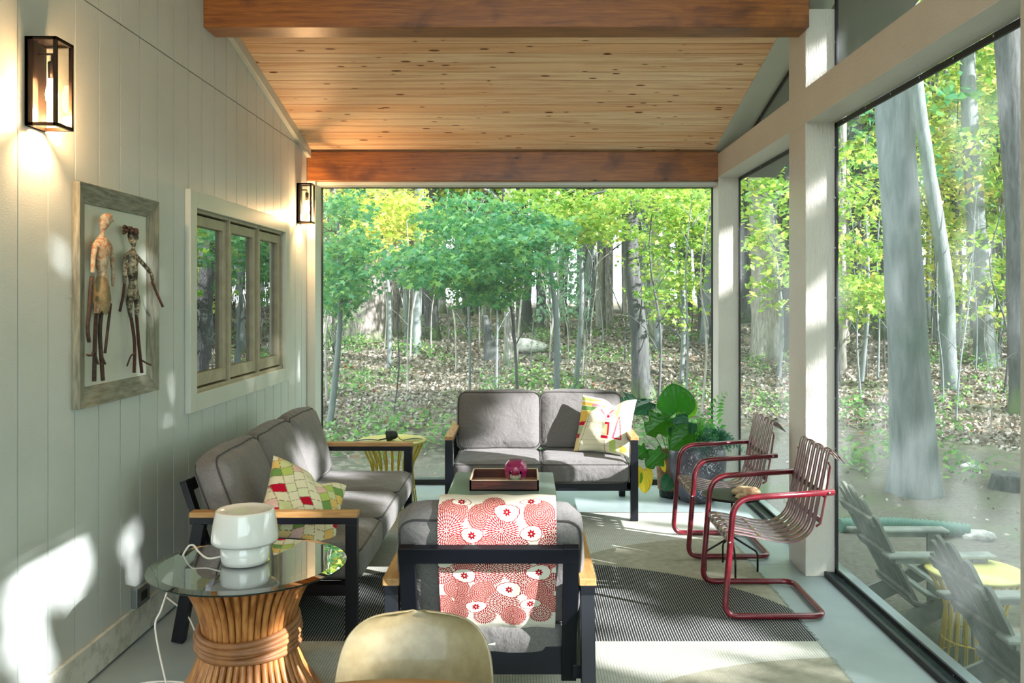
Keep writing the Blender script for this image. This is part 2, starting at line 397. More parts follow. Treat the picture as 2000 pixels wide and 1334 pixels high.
M['fern'] = leaf_mat('fern_green', [(.1, srgb(58,140,50)), (.6, srgb(98,176,72)), (.95, srgb(160,206,120))], .4)
M['fern_dark'] = leaf_mat('fern_blue_green', [(.1, srgb(26,82,60)), (.6, srgb(56,120,92)), (.95, srgb(110,160,130))], .3)
def bark(name, c, c2, c3, sc=1.0, moss=0):
    t = NT(name); v = t.coord((7*sc, 7*sc, 1.3*sc)); b = t.coord((1,1,.5))
    n1 = t.noise(v, 2.5, 6, .65, .5); n2 = t.noise(b, 2.2, 4, .6)
    col = t.mix(t.ramp(n1, [(.35, 0.0), (.65, 1.0)]), c, c2)
    col = t.mix(t.ramp(n2, [(.5, 0.0), (.68, .6)]), col, c3)
    if moss:
        tc = t.n('ShaderNodeTexCoord'); sp = t.n('ShaderNodeSeparateXYZ'); t.l(tc.outputs['Generated'], sp.inputs[0])
        mf = t.math('SUBTRACT', t.math('MULTIPLY', t.noise(b, 4, 3), .10), sp.outputs[2])
        col = t.mix(t.ramp(mf, [(.0, 0.0), (.03, .6)]), col, srgb(92,116,60))
    t.col(col); t.set(.85, 0, .2); t.bump(n1, .7, .03); return t.m
M['bark_dark'] = bark('grey_brown_bark', srgb(98,98,98), srgb(62,62,62), srgb(76,84,76), 1, 1)
M['bark_beech'] = bark('smooth_grey_bark', srgb(126,132,130), srgb(100,108,106), srgb(70,90,72), .6, 0)
M['bark_pale'] = bark('pale_bark', srgb(178,172,162), srgb(130,124,114), srgb(120,124,108), 1.2)
M['bark_oak'] = bark('ridged_oak_bark', srgb(168,160,152), srgb(88,82,76), srgb(110,108,98), 1.3, 1)
def ground_mat():
    t = NT('forest_floor'); v = t.coord((1,1,1)); tc = t.n('ShaderNodeTexCoord'); sp = t.n('ShaderNodeSeparateXYZ'); t.l(tc.outputs['Object'], sp.inputs[0])
    vo = t.n('ShaderNodeTexVoronoi'); t.l(v, vo.inputs['Vector']); vo.inputs['Scale'].default_value = 11
    rc = t.n('ShaderNodeSeparateColor'); t.l(vo.outputs['Color'], rc.inputs[0])
    litter = t.ramp(rc.outputs[0], [(0, srgb(74,70,58)), (.35, srgb(100,94,78)), (.6, srgb(118,110,94)), (.88, srgb(156,148,136)), (.97, srgb(140,92,60))])
    n2 = t.noise(v, .45, 5, .6); litter = t.mix(t.ramp(n2, [(.5, 0.0), (.66, .6)]), litter, srgb(104,120,76))
    nf = t.noise(v, 30, 5, .7)
    dirt = t.mix(t.ramp(nf, [(.3, 0.0), (.7, 1.0)]), srgb(122,119,108), srgb(88,85,75))
    dirt = t.mix(t.ramp(t.noise(v, 1.6, 5, .65), [(.5, 0.0), (.65, .6)]), dirt, srgb(96,112,78))
    r2 = t.math('SQRT', t.math('ADD', t.math('POWER', t.math('SUBTRACT', sp.outputs[0], 2), 2.0), t.math('POWER', t.math('SUBTRACT', sp.outputs[1], 3), 2.0)))
    fac = t.ramp(t.math('DIVIDE', t.math('ADD', r2, t.math('MULTIPLY', t.noise(v, .8, 3), 3.0)), 20.0), [(.46, 0.0), (.58, 1.0)])
    t.col(t.mix(fac, dirt, litter)); t.set(.95, 0, .1); t.bump(t.math('ADD', nf, rc.outputs[0]), .8, .03); return t.m
M['ground'] = ground_mat()
def rug_mat():
    t = NT('woven_rug'); tc = t.n('ShaderNodeTexCoord'); sp = t.n('ShaderNodeSeparateXYZ'); t.l(tc.outputs['Object'], sp.inputs[0])
    x, y = sp.outputs[0], sp.outputs[1]
    def ell(cx, cy, a, b):
        ex = t.math('POWER', t.math('DIVIDE', t.math('SUBTRACT', x, cx), a), 2.0)
        ey = t.math('POWER', t.math('DIVIDE', t.math('SUBTRACT', y, cy), b), 2.0)
        return t.math('LESS_THAN', t.math('ADD', ex, ey), 1.0)
    vn = t.coord((1,1,1)); cream = t.mix(t.ramp(t.noise(vn, 20, 4), [(.3, 0.0), (.7, 1.0)]), srgb(200,202,192), srgb(184,185,174))
    beige = t.mix(t.ramp(t.noise(vn, 20, 4), [(.3, 0.0), (.7, 1.0)]), srgb(170,168,150), srgb(148,146,128))
    black = t.mix(t.ramp(t.noise(t.coord((1, 30, 1)), 6, 3), [(.35, 0.0), (.7, 1.0)]), srgb(36,38,44), srgb(58,58,58))
    b1 = t.math('MULTIPLY', ell(-.02, 4.1, 1.47, 1.24), t.math('GREATER_THAN', y, 4.1))
    b2 = t.math('MULTIPLY', ell(1.5, 4.95, 1.35, .95), t.math('GREATER_THAN', y, 4.3))
    b3 = t.math('MULTIPLY', ell(1.5, 3.3, 1.15, .62), t.math('LESS_THAN', y, 4.05))
    c = t.mix(t.math('MAXIMUM', b2, b3), cream, beige); c = t.mix(b1, c, black)
    # warp threads running along the rug: short pale stitches in staggered columns
    cx = t.math('DIVIDE', x, .0125); col = t.math('FLOOR', cx); fx = t.math('FRACT', cx)
    ry = t.math('FRACT', t.math('ADD', t.math('DIVIDE', y, .034), t.math('MULTIPLY', t.math('SINE', t.math('MULTIPLY', col, 12.9898)), 43.7)))
    st = t.math('MULTIPLY', t.math('LESS_THAN', t.math('ABSOLUTE', t.math('SUBTRACT', fx, .5)), .15), t.math('LESS_THAN', ry, .93))
    stc = t.mix(b1, srgb(150,146,130), srgb(196,196,190))
    c = t.mix(t.math('MULTIPLY', st, .7), c, stc)
    t.col(c); t.set(.95, 0, .1); t.bump(t.math('ADD', st, t.math('MULTIPLY', t.noise(vn, 90, 2), .5)), .6, .003); return t.m
M['rug'] = rug_mat()
def vcol(name, rough=.85, bumps=.4):
    t = NT(name); a = t.n('ShaderNodeVertexColor', layer_name='pattern'); t.col(a.outputs[0]); t.set(rough, 0, .15)
    t.bump(t.noise(t.coord((1,1,1)), 25, 4), bumps, .006); return t.m
M['print'] = vcol('printed_cotton')
M['clay'] = vcol('painted_clay', .8, .6)

# ------------------------------------------------------------------ porch shell
XL, XR, XS, YF = -1.83, 1.61, 1.78, 7.36
cz = lambda y: 4.4264-.214*y
m = MB()
for y0, y1 in ((-2.2, 2.2), (2.204, 5.298), (5.302, 7.72)): m.box(XL-.1, XS+.12, y0, y1, -.14, 0)
m.box(XL-.1, XS+.1, -2.1, 7.7, -.3, -.02)
struct(m.build('floor', M['floor'], bevel=.002))
# left wall: vertical grooved boards around the window hole
WY0, WY1, WZ0, WZ1 = 4.80, 6.62, 1.065, 2.105
m = MB(); g = MB()
ys = [3.172+.2005*k for k in range(-27, 22)]
ys = [y for y in ys if y < YF] + [YF]
ys = [-2.2]+[y for y in ys if y > -2.2]
def board(ya, yb, x):
    segs = [(-.02, 2.835), (2.841, None)]
    if yb > WY0 and ya < WY1: segs = [(-.02, WZ0), (WZ1, 2.835), (2.841, None)]
    for z0, z1 in segs:
        za, zb = (cz(ya)+.03, cz(yb)+.03) if z1 is None else (z1, z1)
        if za <= z0 or zb <= z0: continue
        m.add([(x,ya,z0),(x,yb,z0),(x,yb,zb),(x,ya,za),(x-.01,ya,z0),(x-.01,yb,z0),(x-.01,yb,zb),(x-.01,ya,za)],
              [(0,1,2,3),(0,3,7,4),(1,5,6,2),(3,2,6,7),(0,4,5,1)])
for a, b in zip(ys[:-1], ys[1:]):
    cuts = [a+.0035] + [c for c in (WY0, WY1) if a+.01 < c < b-.01] + [b-.0035]
    for c0, c1 in zip(cuts[:-1], cuts[1:]): board(c0, c1, XL)
lw = struct(m.build('wall_left', M['siding']))
m = MB()
X0 = XL-.14; X1 = XL-.008
m.box(X0, X1, -2.2, WY0, -.1, 2.6).box(X0, X1, WY1, 7.6, -.1, 2.6).box(X0, X1, WY0, WY1, -.1, WZ0).box(X0, X1, WY0, WY1, WZ1, 2.6)
m.add([(x, y, z) for x in (X0, X1) for y, z in ((-2.2, 2.6), (7.6, 2.6), (7.6, cz(7.6)), (-2.2, cz(-2.2)))], [(0,1,2,3),(7,6,5,4),(0,4,5,1),(1,5,6,2),(2,6,7,3),(3,7,4,0)])
o = m.build('wall_left_core', M['groove'], lw)
struct(MB().box(XL, XL+.02, -2.2, YF, .012, .16).build('baseboard_left', M['baseboard'], bevel=.003))
# ceiling of pine planks with a roof slab above
m = MB(); k0 = int(-2.2/.1282)
for k in range(k0, 60):
    a = .1+.1282*k+.0045; b = a+.1282-.009
    if a > 7.6: break
    b = min(b, 7.62); g_ = .02
    m.add([(XL,a,cz(a)),(XR-.03,a,cz(a)),(XR-.03,b,cz(b)),(XL,b,cz(b)),(XL,a,cz(a)+g_),(XR-.03,a,cz(a)+g_),(XR-.03,b,cz(b)+g_),(XL,b,cz(b)+g_)],
          [(3,2,1,0),(0,1,5,4),(2,3,7,6)])
a, b = -2.2, 7.62
m.add([(XL,a,cz(a)+.02),(XR-.03,a,cz(a)+.02),(XR-.03,b,cz(b)+.02),(XL,b,cz(b)+.02)], [(3,2,1,0)])
ceil = struct(m.build('ceiling', M['pine']))
m = MB(); a, b = -2.4, 8.1
for x0, x1, dz in ((-2.6, 2.3, .02),):
    m.add([(x,y,cz(y)+z) for z in (dz, dz+.2) for x, y in ((x0,a),(x1,a),(x1,b),(x0,b))], [(3,2,1,0),(4,5,6,7),(0,1,5,4),(1,2,6,5),(2,3,7,6),(3,0,4,7)])
m.build('roof_slab', M['groove'], ceil)
# beams
struct(MB().box(XL, XR, 5.0, 5.2, 3.14, cz(5.2)+.02).build('trim_1', M['beam'], bevel=.004))
struct(MB().box(XL, XR, YF, 7.5, 2.583, cz(7.5)+.005).build('trim_2', M['beam'], bevel=.004))
m = MB(); m.box(XL, XR, 7.42, 7.6, 2.555, 2.583)
struct(m.build('trim_3', M['trim'], bevel=.002))                                      # thin white head of the far opening
# sloping trim on the left wall under the ceiling
def slope(x0, x1, dz0, dz1, ya, yb):
    vs = [(x,y,cz(y)+z) for z in (dz0, dz1) for x, y in ((x0,ya),(x1,ya),(x1,yb),(x0,yb))]
    return MB().add(vs, [(3,2,1,0),(4,5,6,7),(0,1,5,4),(1,2,6,5),(2,3,7,6),(3,0,4,7)])
struct(slope(XL, XL+.035, -.075, 0, 5.2, YF).build('trim_4', M['trim'], bevel=.002))
# corner post left, right wall frame
struct(MB().box(XL, XL+.07, YF, 7.6, 0, 2.583).build('trim_5', M['trim'], bevel=.002))
posts = [(-.1, .22), (2.52, 2.87), (5.07, 5.39)]
n = 6
for a, b in posts:
    struct(MB().box(XR, XS, a, b, 0, cz(b)-.005).build('trim_%d' % n, M['post'], bevel=.004)); n += 1
struct(MB().box(XR, XS, YF, 7.6, 0, cz(7.6)-.005).build('trim_%d' % n, M['post'], bevel=.004)); n += 1
struct(MB().box(XR-.004, XS-.002, -2.2, YF, 2.61, 2.81).build('trim_%d' % n, M['rail'], bevel=.003)); n += 1
struct(slope(XR-.03, XS+.02, -.008, .1, -2.2, YF+.1).build('trim_%d' % n, M['trim'])); n += 1
# outside face boards close the gap between posts and roof slab
sp = MB()
op = [(.22, 2.52), (2.87, 5.07), (5.39, YF)]
wn = 1
def quadstrip(mb, a, b, w_, x):  # black spline strip between two (y,z) points, offset inward
    (ya, za), (yb, zb) = a, b
    d = Vector((0, yb-ya, zb-za)).normalized(); nn = Vector((0, -d.z, d.y))*w_
    pa, pb = Vector((x, ya, za)), Vector((x, yb, zb))
    vs = [pa, pb, pb+nn, pa+nn]; vs2 = [v+Vector((.012, 0, 0)) for v in vs]
    mb.add(vs+vs2, [(0,1,2,3),(7,6,5,4),(0,4,5,1),(1,5,6,2),(2,6,7,3),(3,7,4,0)])
for a, b in op:
    for poly in ([(a,.02),(b,.02),(b,2.61),(a,2.61)], [(a,2.81),(b,2.81),(b,max(cz(b)-.008, 2.812)),(a,cz(a)-.008)]):
        me = bpy.data.meshes.new('window'); me.from_pydata([(XS+.006, y, z) for y, z in poly], [], [(0,1,2,3)])
        wo = struct(link('window_%d' % wn, me, M['screen_side'])); wn += 1
        mb = MB()
        for i in range(4): quadstrip(mb, poly[i], poly[(i+1) % 4], .028, XS-.002)
        mb.build('screen_spline', M['rubber'], wo)
        mb = MB()                                                             # little staples along the spline
        for i in range(4):
            (ya, za), (yb, zb) = poly[i], poly[(i+1) % 4]; L = math.hypot(yb-ya, zb-za); k = max(1, int(L/.28))
            d = Vector((0, yb-ya, zb-za)).normalized(); nn = Vector((0, -d.z, d.y))*.014
            for j in range(k):
                p = Vector((XS-.004, ya, za))+d*(L*(j+.5)/k)+nn
                mb.box(p.x-.002, p.x+.001, p.y-.005, p.y+.005, p.z-.005, p.z+.005)
        mb.build('staple', M['steel'], wo)
# floor track of the right wall
tk = MB()
for a, b in op:
    tk.box(XS-.045, XS-.004, a, b, 0, .022)
    for i in range(5): tk.box(XS-.042+i*.0085, XS-.042+i*.0085+.003, a, b, .022, .028)
struct(tk.build('trim_%d' % n, M['track'])); n += 1
tk = MB()
for a, b in op: tk.box(XS-.062, XS-.045, a, b, 0, .03)
struct(tk.build('trim_%d' % n, M['rubber'])); n += 1
# far screen
xa, xb = XL+.07, XR
me = bpy.data.meshes.new('window'); me.from_pydata([(xa,7.59,.03),(xb,7.59,.03),(xb,7.59,2.56),(xa,7.59,2.56)], [], [(0,1,2,3)])
wo = struct(link('window_%d' % wn, me, M['screen_far'])); wn += 1
MB().box(xa, xa+.012, 7.58, 7.6, .0, 2.56).box(xb-.012, xb, 7.58, 7.6, 0, 2.56).box(xa, xb, 7.58, 7.6, 2.548, 2.56).box(xa, xb, 7.56, 7.6, 0, .045).build('screen_spline', M['rubber'], wo)
struct(MB().box(xa, xb, 7.6, 7.72, -.02, .035).build('trim_%d' % n, M['track'])); n += 1
# casement window on the left wall
wt = struct(MB().box(XL,XL+.032,4.725,4.82,.98,2.19).box(XL,XL+.032,6.60,6.71,.98,2.19).box(XL,XL+.032,4.82,6.60,2.095,2.19).box(XL,XL+.032,4.82,6.60,.98,1.078).build('window_%d' % wn, M['trim'], bevel=.003)); wn += 1
fr = MB()
for a, b in ((4.82, 4.838), (6.582, 6.60)): fr.box(XL-.05, XL+.006, a, b, 1.078, 2.095)
fr.box(XL-.05, XL+.006, 4.82, 6.60, 1.078, 1.098).box(XL-.05, XL+.006, 4.82, 6.60, 2.077, 2.095)
for c in (5.415, 6.005): fr.box(XL-.05, XL+.01, c-.012, c+.012, 1.078, 2.095)
fr.build('window_frame', M['khaki'], wt, bevel=.002)
for a, b in ((4.846, 5.395), (5.435, 5.985), (6.025, 6.574)):
    s_ = MB(); z0, z1 = 1.108, 2.066; x0, x1 = XL-.045, XL-.006; w_ = .058
    s_.box(x0,x1,a,a+w_,z0,z1).box(x0,x1,b-w_,b,z0,z1).box(x0,x1,a+w_,b-w_,z0,z0+w_+.015).box(x0,x1,a+w_,b-w_,z1-w_,z1)
    so_ = s_.build('sash', M['khaki'], wt, bevel=.003)
    me = bpy.data.meshes.new('pane'); me.from_pydata([(XL-.03,a+w_,z0+w_),(XL-.03,b-w_,z0+w_),(XL-.03,b-w_,z1-w_),(XL-.03,a+w_,z1-w_)], [], [(0,1,2,3)])
    link('pane', me, M['window_glass'], so_)
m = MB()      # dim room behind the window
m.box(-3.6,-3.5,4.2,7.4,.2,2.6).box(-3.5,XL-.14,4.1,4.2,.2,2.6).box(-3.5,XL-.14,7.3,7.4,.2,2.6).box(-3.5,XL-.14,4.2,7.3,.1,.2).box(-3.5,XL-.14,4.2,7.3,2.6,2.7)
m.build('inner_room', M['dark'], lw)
# low wall outlet box
t_ = thing('wall_outlet', 'grey metal outlet cover low on the white boarded wall beside the rattan table', 'outlet', (XL, 4.3, .3))
MB().box(XL, XL+.03, 4.08, 4.22, .16, .25).build('cover_plate', M['plate'], t_, bevel=.004)
MB().box(XL+.03, XL+.034, 4.12, 4.18, .185, .225).build('socket', M['dark'], t_)

# ------------------------------------------------------------------ wall lanterns
def sconce(y, z0, z1, label):
    w_, d_ = .124, .116; r = thing('wall_lantern', label, 'wall lamp', (XL, y, (z0+z1)/2), 'glass box wall lanterns')
    x0, x1, ya, yb = XL, XL+d_, y-w_/2, y+w_/2; e = .013
    f = MB()
    for x in (x0+e/2, x1-e/2):
        for yy in (ya+e/2, yb-e/2): f.box(x-e/2, x+e/2, yy-e/2, yy+e/2, z0, z1)
    for z in (z0, z1-e):
        f.box(x0,x1,ya,ya+e,z,z+e).box(x0,x1,yb-e,yb,z,z+e).box(x1-e,x1,ya,yb,z,z+e).box(x0,x0+e,ya,yb,z,z+e)
    f.box(x0, x1, ya, yb, z1-.006, z1)
    f.build('frame', M['bronze'], r, bevel=.001)
    MB().box(x0, x0+.03, ya+.0, ya+.035, z0, z1).box(x0, x0+.012, ya, yb, z0, z1).build('back_plate', M['bronze'], r)
    for q in ([(x0+.03,ya+.006),(x1-e,ya+.006)], [(x1-.006,ya+e),(x1-.006,yb-e)], [(x1-e,yb-.006),(x0+.012,yb-.006)]):
        (xa_,y_a),(xb_,y_b) = q
        me = bpy.data.meshes.new('glass_pane'); me.from_pydata([(xa_,y_a,z0+e),(xb_,y_b,z0+e),(xb_,y_b,z1-e),(xa_,y_a,z1-e)], [], [(0,1,2,3)])
        link('glass_pane', me, M['glass'], r)
    c = (XL+.066, y, 0); zz = z0+.135
    st = MB(); st.tube([(XL+.01, y, z1-.05), (c[0], y, z1-.05), (c[0], y, z1-.09)], .005); st.lathe([(.012,0),(.014,.06),(.01,.065)], (c[0], y, zz+.05), 12)
    st.build('socket', M['bronze'], r)
    b = MB().lathe([(.001,-.055),(.012,-.05),(.02,-.03),(.022,-.008),(.019,.015),(.013,.035),(.011,.05)], (c[0], y, zz), 16).build('bulb', M['bulb'], r)
    l = bpy.data.lights.new('lantern_light', 'POINT'); l.energy = 10; l.color = (1, .6, .3); l.shadow_soft_size = .02
    lo = bpy.data.objects.new('lantern_light', l); COL.objects.link(lo); lo.location = (c[0]+.0, y, zz-.085); lo.parent = r; lo.matrix_parent_inverse = WM[r.name].inverted()
sconce(3.277, 2.232, 2.559, 'large lit black box lantern high on the white wall above the framed figures')
sconce(7.10, 2.205, 2.525, 'small looking lit box lantern at the far end of the wall by the forest screen')

# ------------------------------------------------------------------ framed figures
ART = thing('framed_sculpture', 'weathered grey wooden frame holding two clay and twig figures on the white wall', 'wall art', (XL, 3.93, 1.6))
ya, yb, z0, z1 = 3.548, 4.318, 1.152, 2.074
def frame_side(p_out, q_out, p_in, q_in, name):
    mb = MB(); xo, xi = XL+.034, XL+.012
    vs = [Vector((xo,*p_out)), Vector((xo,*q_out)), Vector((xi,*q_in)), Vector((xi,*p_in)), Vector((XL+.001,*p_out)), Vector((XL+.001,*q_out)), Vector((XL+.001,*q_in)), Vector((XL+.001,*p_in))]
    mb.add(vs, [(0,1,2,3),(7,6,5,4),(0,4,5,1),(1,5,6,2),(2,6,7,3),(3,7,4,0)])
    mb.build(name, M['weathered'] if p_out[0] == q_out[0] else M['weathered_h'], ART, bevel=.003)
M['weathered_h'] = simple('weathered_grey_wood_across', srgb(150,150,132), .75, c2=srgb(112,112,98), scale=5, stretch=(14,2,14), bump=.6, bdist=.004)
wf = .082
frame_side((ya,z0),(ya,z1),(ya+wf,z0+wf),(ya+wf,z1-wf),'frame_side')
frame_side((yb,z0),(yb,z1),(yb-wf,z0+wf),(yb-wf,z1-wf),'frame_side')
frame_side((ya,z0),(yb,z0),(ya+wf,z0+wf),(yb-wf,z0+wf),'frame_side')
frame_side((ya,z1),(yb,z1),(ya+wf,z1-wf),(yb-wf,z1-wf),'frame_side')
MB().box(XL+.0005,XL+.004,ya+.03,yb-.03,z0+.03,z1-.03).build('backing_panel', M['trim'], ART)
M['twig'] = simple('dark_twig', srgb(52,42,36), .8, c2=srgb(84,62,50), scale=40, bump=.5)
M['twig_red'] = simple('reddish_twig', srgb(84,48,38), .8, c2=srgb(60,40,32), scale=40, bump=.5)
def claymat(name, a, b, c3):
    t = NT(name); v = t.coord((1,1,1)); n1 = t.noise(v, 22, 5, .7); n2 = t.noise(v, 60, 4, .7)
    c = t.mix(t.ramp(n1, [(.42, 0.0), (.56, 1.0)]), a, b); c = t.mix(t.ramp(n2, [(.5, 0.0), (.6, .8)]), c, c3)
    t.col(c); t.set(.75, 0, .3); t.bump(n1, .6, .006); return t.m
M['clay1'] = claymat('mottled_clay', srgb(196,184,158), srgb(166,150,124), srgb(176,92,44))
M['clay2'] = claymat('mottled_dark_clay', srgb(190,180,154), srgb(78,70,60), srgb(60,54,46))
M['gauze'] = simple('brown_gauze', srgb(150,132,96), .8, c2=srgb(112,98,70), scale=30)
def A(px, py, x=.03):   # pixel on the art, at distance x from the wall
    X = XL+x; Y = X*F/(px-CX); return Vector((X, Y, H-(py-CY)*Y/F))
def figure(sk, mat, name='figure'):
    """skin-modifier body from chains [(px,py,dx,r)...]"""
    vs, es, rs = [], [], []
    for ch in sk:
        prev = None
        for it in ch:
            if isinstance(it, int): prev = it; continue
            px, py, dx, r = it; vs.append(A(px, py, dx)); rs.append(r)
            if prev is not None: es.append((prev, len(vs)-1))
            prev = len(vs)-1
    me = bpy.data.meshes.new(name); me.from_pydata(vs, es, []); o = link(name, me, mat, ART)
    md = o.modifiers.new('skin', 'SKIN'); md.use_smooth_shade = True
    for i, r in enumerate(rs): me.skin_vertices[0].data[i].radius = (r, r)
    me.skin_vertices[0].data[0].use_root = True
    o.modifiers.new('sub', 'SUBSURF').levels = 1; o.modifiers['sub'].render_levels = 2
    return o
# 0 pelvis first: torso, neck, head, nose; arms; legs
f1 = figure([[(199,555,.035,.026),(199,530,.04,.02),(198,500,.045,.036),(198,478,.042,.038),(199,462,.038,.012),(200,450,.038,.008),(203,440,.04,.022),(206,426,.045,.034),(207,416,.043,.026)],
             [7,(217,430,.055,.009),(222,432,.06,.005)],
             [3,(186,478,.04,.013),(182,505,.04,.011),(181,535,.045,.009)],
             [3,(214,480,.042,.013),(219,505,.045,.010),(221,530,.045,.009),(220,560,.04,.006)],
             [0,(193,575,.038,.019),(189,605,.04,.010),(188,615,.04,.008)],
             [0,(207,575,.038,.018),(202,605,.04,.010),(199,615,.04,.008)]], M['clay1'])
def stick(pts, r, mat, par): return MB().tube(smoothpath([A(*p) for p in pts], 3), r, 6).build('twig_limb', mat, par)
stick([(179,540,.045),(176,575,.05),(174,610,.05),(171,640,.05),(174,668,.05)], .0075, M['twig'], f1)
stick([(216,593,.045),(212,630,.05),(205,690,.05)], .006, M['twig'], f1)
stick([(188,612,.04),(186,650,.04),(185,690,.045),(184,745,.045)], .0085, M['twig'], f1)
stick([(198,612,.04),(195,650,.04),(198,700,.045),(201,743,.045)], .0085, M['twig'], f1)
stick([(184,685,.045),(178,694,.06),(170,693,.07)], .005, M['twig'], f1)
stick([(186,690,.045),(192,712,.06)], .004, M['twig'], f1)
stick([(197,690,.045),(206,712,.06)], .004, M['twig'], f1)
sk_ = MB(); ring = []
for k, (py, r) in enumerate(((540,.022),(560,.034),(585,.042),(612,.03))):
    c = A(199, py, .04); ring.append([c+Vector((math.cos(t)*r*.8, math.sin(t)*r*1.15, (math.sin(5*t)*.012 if k == 3 else 0))) for t in [2*PI*j/20 for j in range(20)]])
sk_.add([v for r in ring for v in r], [(i*20+j, i*20+(j+1) % 20, (i+1)*20+(j+1) % 20, (i+1)*20+j) for i in range(3) for j in range(20)], True)
sk_.build('gauze_skirt', M['gauze'], f1)
f2 = figure([[(261,570,.035,.022),(260,545,.04,.02),(257,520,.045,.031),(256,500,.042,.031),(260,489,.04,.010),(261,480,.04,.008),(260,472,.045,.018),(258,460,.045,.030),(256,448,.045,.026)],
             [7,(268,468,.06,.009)],
             [3,(247,500,.042,.012),(244,530,.045,.011),(243,555,.045,.009)],
             [3,(270,505,.045,.011),(284,520,.06,.010),(296,535,.075,.009),(298,550,.08,.007)],
             [0,(252,590,.038,.016),(254,612,.04,.010),(256,622,.04,.008)],
             [0,(269,590,.038,.016),(267,612,.04,.010),(267,622,.04,.008)]], M['clay2'])
stick([(243,553,.045),(240,580,.05),(234,608,.05)], .006, M['twig_red'], f2)
stick([(297,550,.08),(306,572,.09),(318,599,.1)], .006, M['twig_red'], f2)
stick([(256,620,.04),(262,660,.045),(263,690,.045),(262,728,.045)], .0075, M['twig_red'], f2)
stick([(267,620,.04),(270,660,.045),(274,700,.045),(277,728,.045)], .0075, M['twig_red'], f2)
stick([(264,690,.045),(256,695,.06),(248,715,.06)], .004, M['twig'], f2)
stick([(272,700,.045),(284,708,.07),(295,713,.08)], .004, M['twig_red'], f2)
hm = MB()
for k in range(26):
    t = random.random()*2*PI; u = random.random(); c = A(255, 446, .045)
    p = c+Vector((math.cos(t)*.024, math.sin(t)*.024, .03*u-.012)); p.z -= .012; q = p+Vector((math.cos(t)*.006, math.sin(t)*.008, .006)); hm.tube([p, q], [.011, .007], 5)
hm.build('matted_hair', M['twig'], f2)

# ------------------------------------------------------------------ woven rug
m = MB(); x0, x1, y0, y1 = -1.38, 1.355, 2.92, 6.58; NX, NY = 60, 80
vs = []
for j in range(NY+1):
    for i in range(NX+1):
        x = x0+(x1-x0)*i/NX; y = y0+(y1-y0)*j/NY; z = .004+.0006*noise.noise(Vector((x*3, y*3, 0)))
        x += .006*noise.noise(Vector((0, y*5, 3))) if i in (0, NX) else 0
        vs.append((x, y, z))
m.add(vs, [(j*(NX+1)+i, j*(NX+1)+i+1, (j+1)*(NX+1)+i+1, (j+1)*(NX+1)+i) for j in range(NY) for i in range(NX)], True)
per = [j*(NX+1) for j in range(NY)]+[NY*(NX+1)+i for i in range(NX)]+[(NY-j)*(NX+1)+NX for j in range(NY)]+[NX-i for i in range(NX)]
o_ = len(m.v); m.v += [(m.v[i][0], m.v[i][1], .001) for i in per]; L = len(per)
for k in range(L): m.f.append((per[k], per[(k+1) % L], o_+(k+1) % L, o_+k)); m.sm.append(False)
rug = tag(m.build('woven_rug', M['rug']), 'large flat woven rug, cream with a black half oval, on the porch floor', 'rug')
fr = MB()
for k in range(230):
    y = y0+(y1-y0)*(k+.5)/230; dx = random.uniform(.008, .02)
    fr.tube([(x1-.003, y, .007), (x1+dx, y+random.uniform(-.006,.006), .002)], .0012, 3)
fr.build('fringe', M['rug'], rug)

# ------------------------------------------------------------------ sofa family
def piped_cushion(name, w_, d_, h_, seed, parent, mat4, puff=.02, edge=.035, wr=.004):
    vs, fs = cushion(w_, d_, h_, puff, edge, seed, 14, wr); mb = MB().add([mat4 @ v for v in vs], fs, True)
    c = mb.build(name, M['cushion'], parent)
    pm = MB()
    for sgn in (-1, 1):
        if abs(d_) < abs(h_): pts = [Vector((x, sgn*(d_/2-edge*.32), y)) for x, y, _ in [tuple(p) for p in rrect(w_-.012, h_-.012, edge*1.2, 0)]]
        else: pts = rrect(w_-.012, d_-.012, edge*1.2, sgn*(h_/2-edge*.32))
        pts2 = []
        for i in range(len(pts)):
            a, b = pts[i], pts[(i+1) % len(pts)]; k = max(1, int((b-a).length/.05))
            pts2 += [a+(b-a)*t/k for t in range(k)]
        out = []
        for p in pts2:
            q = p.copy(); q.x *= 1.0
            u = Vector((p.x/(w_/2), p.y/(d_/2), p.z/(h_/2)))
            q.x += (u.x*puff*.6*max(0, 1-u.y**2 if abs(d_) > abs(h_) else 1-u.z**2)**.5*.45) if abs(u.x) > .9 else 0
            nn = noise.noise(Vector((q.x*7+seed*3.1, q.y*7, q.z*7+seed))); out.append(mat4 @ (q+q.normalized()*(nn*wr+.001)))
        pm.tube(out, .0042, 6, closed=True)
    pm.build('piping', M['piping'], c)
    return c
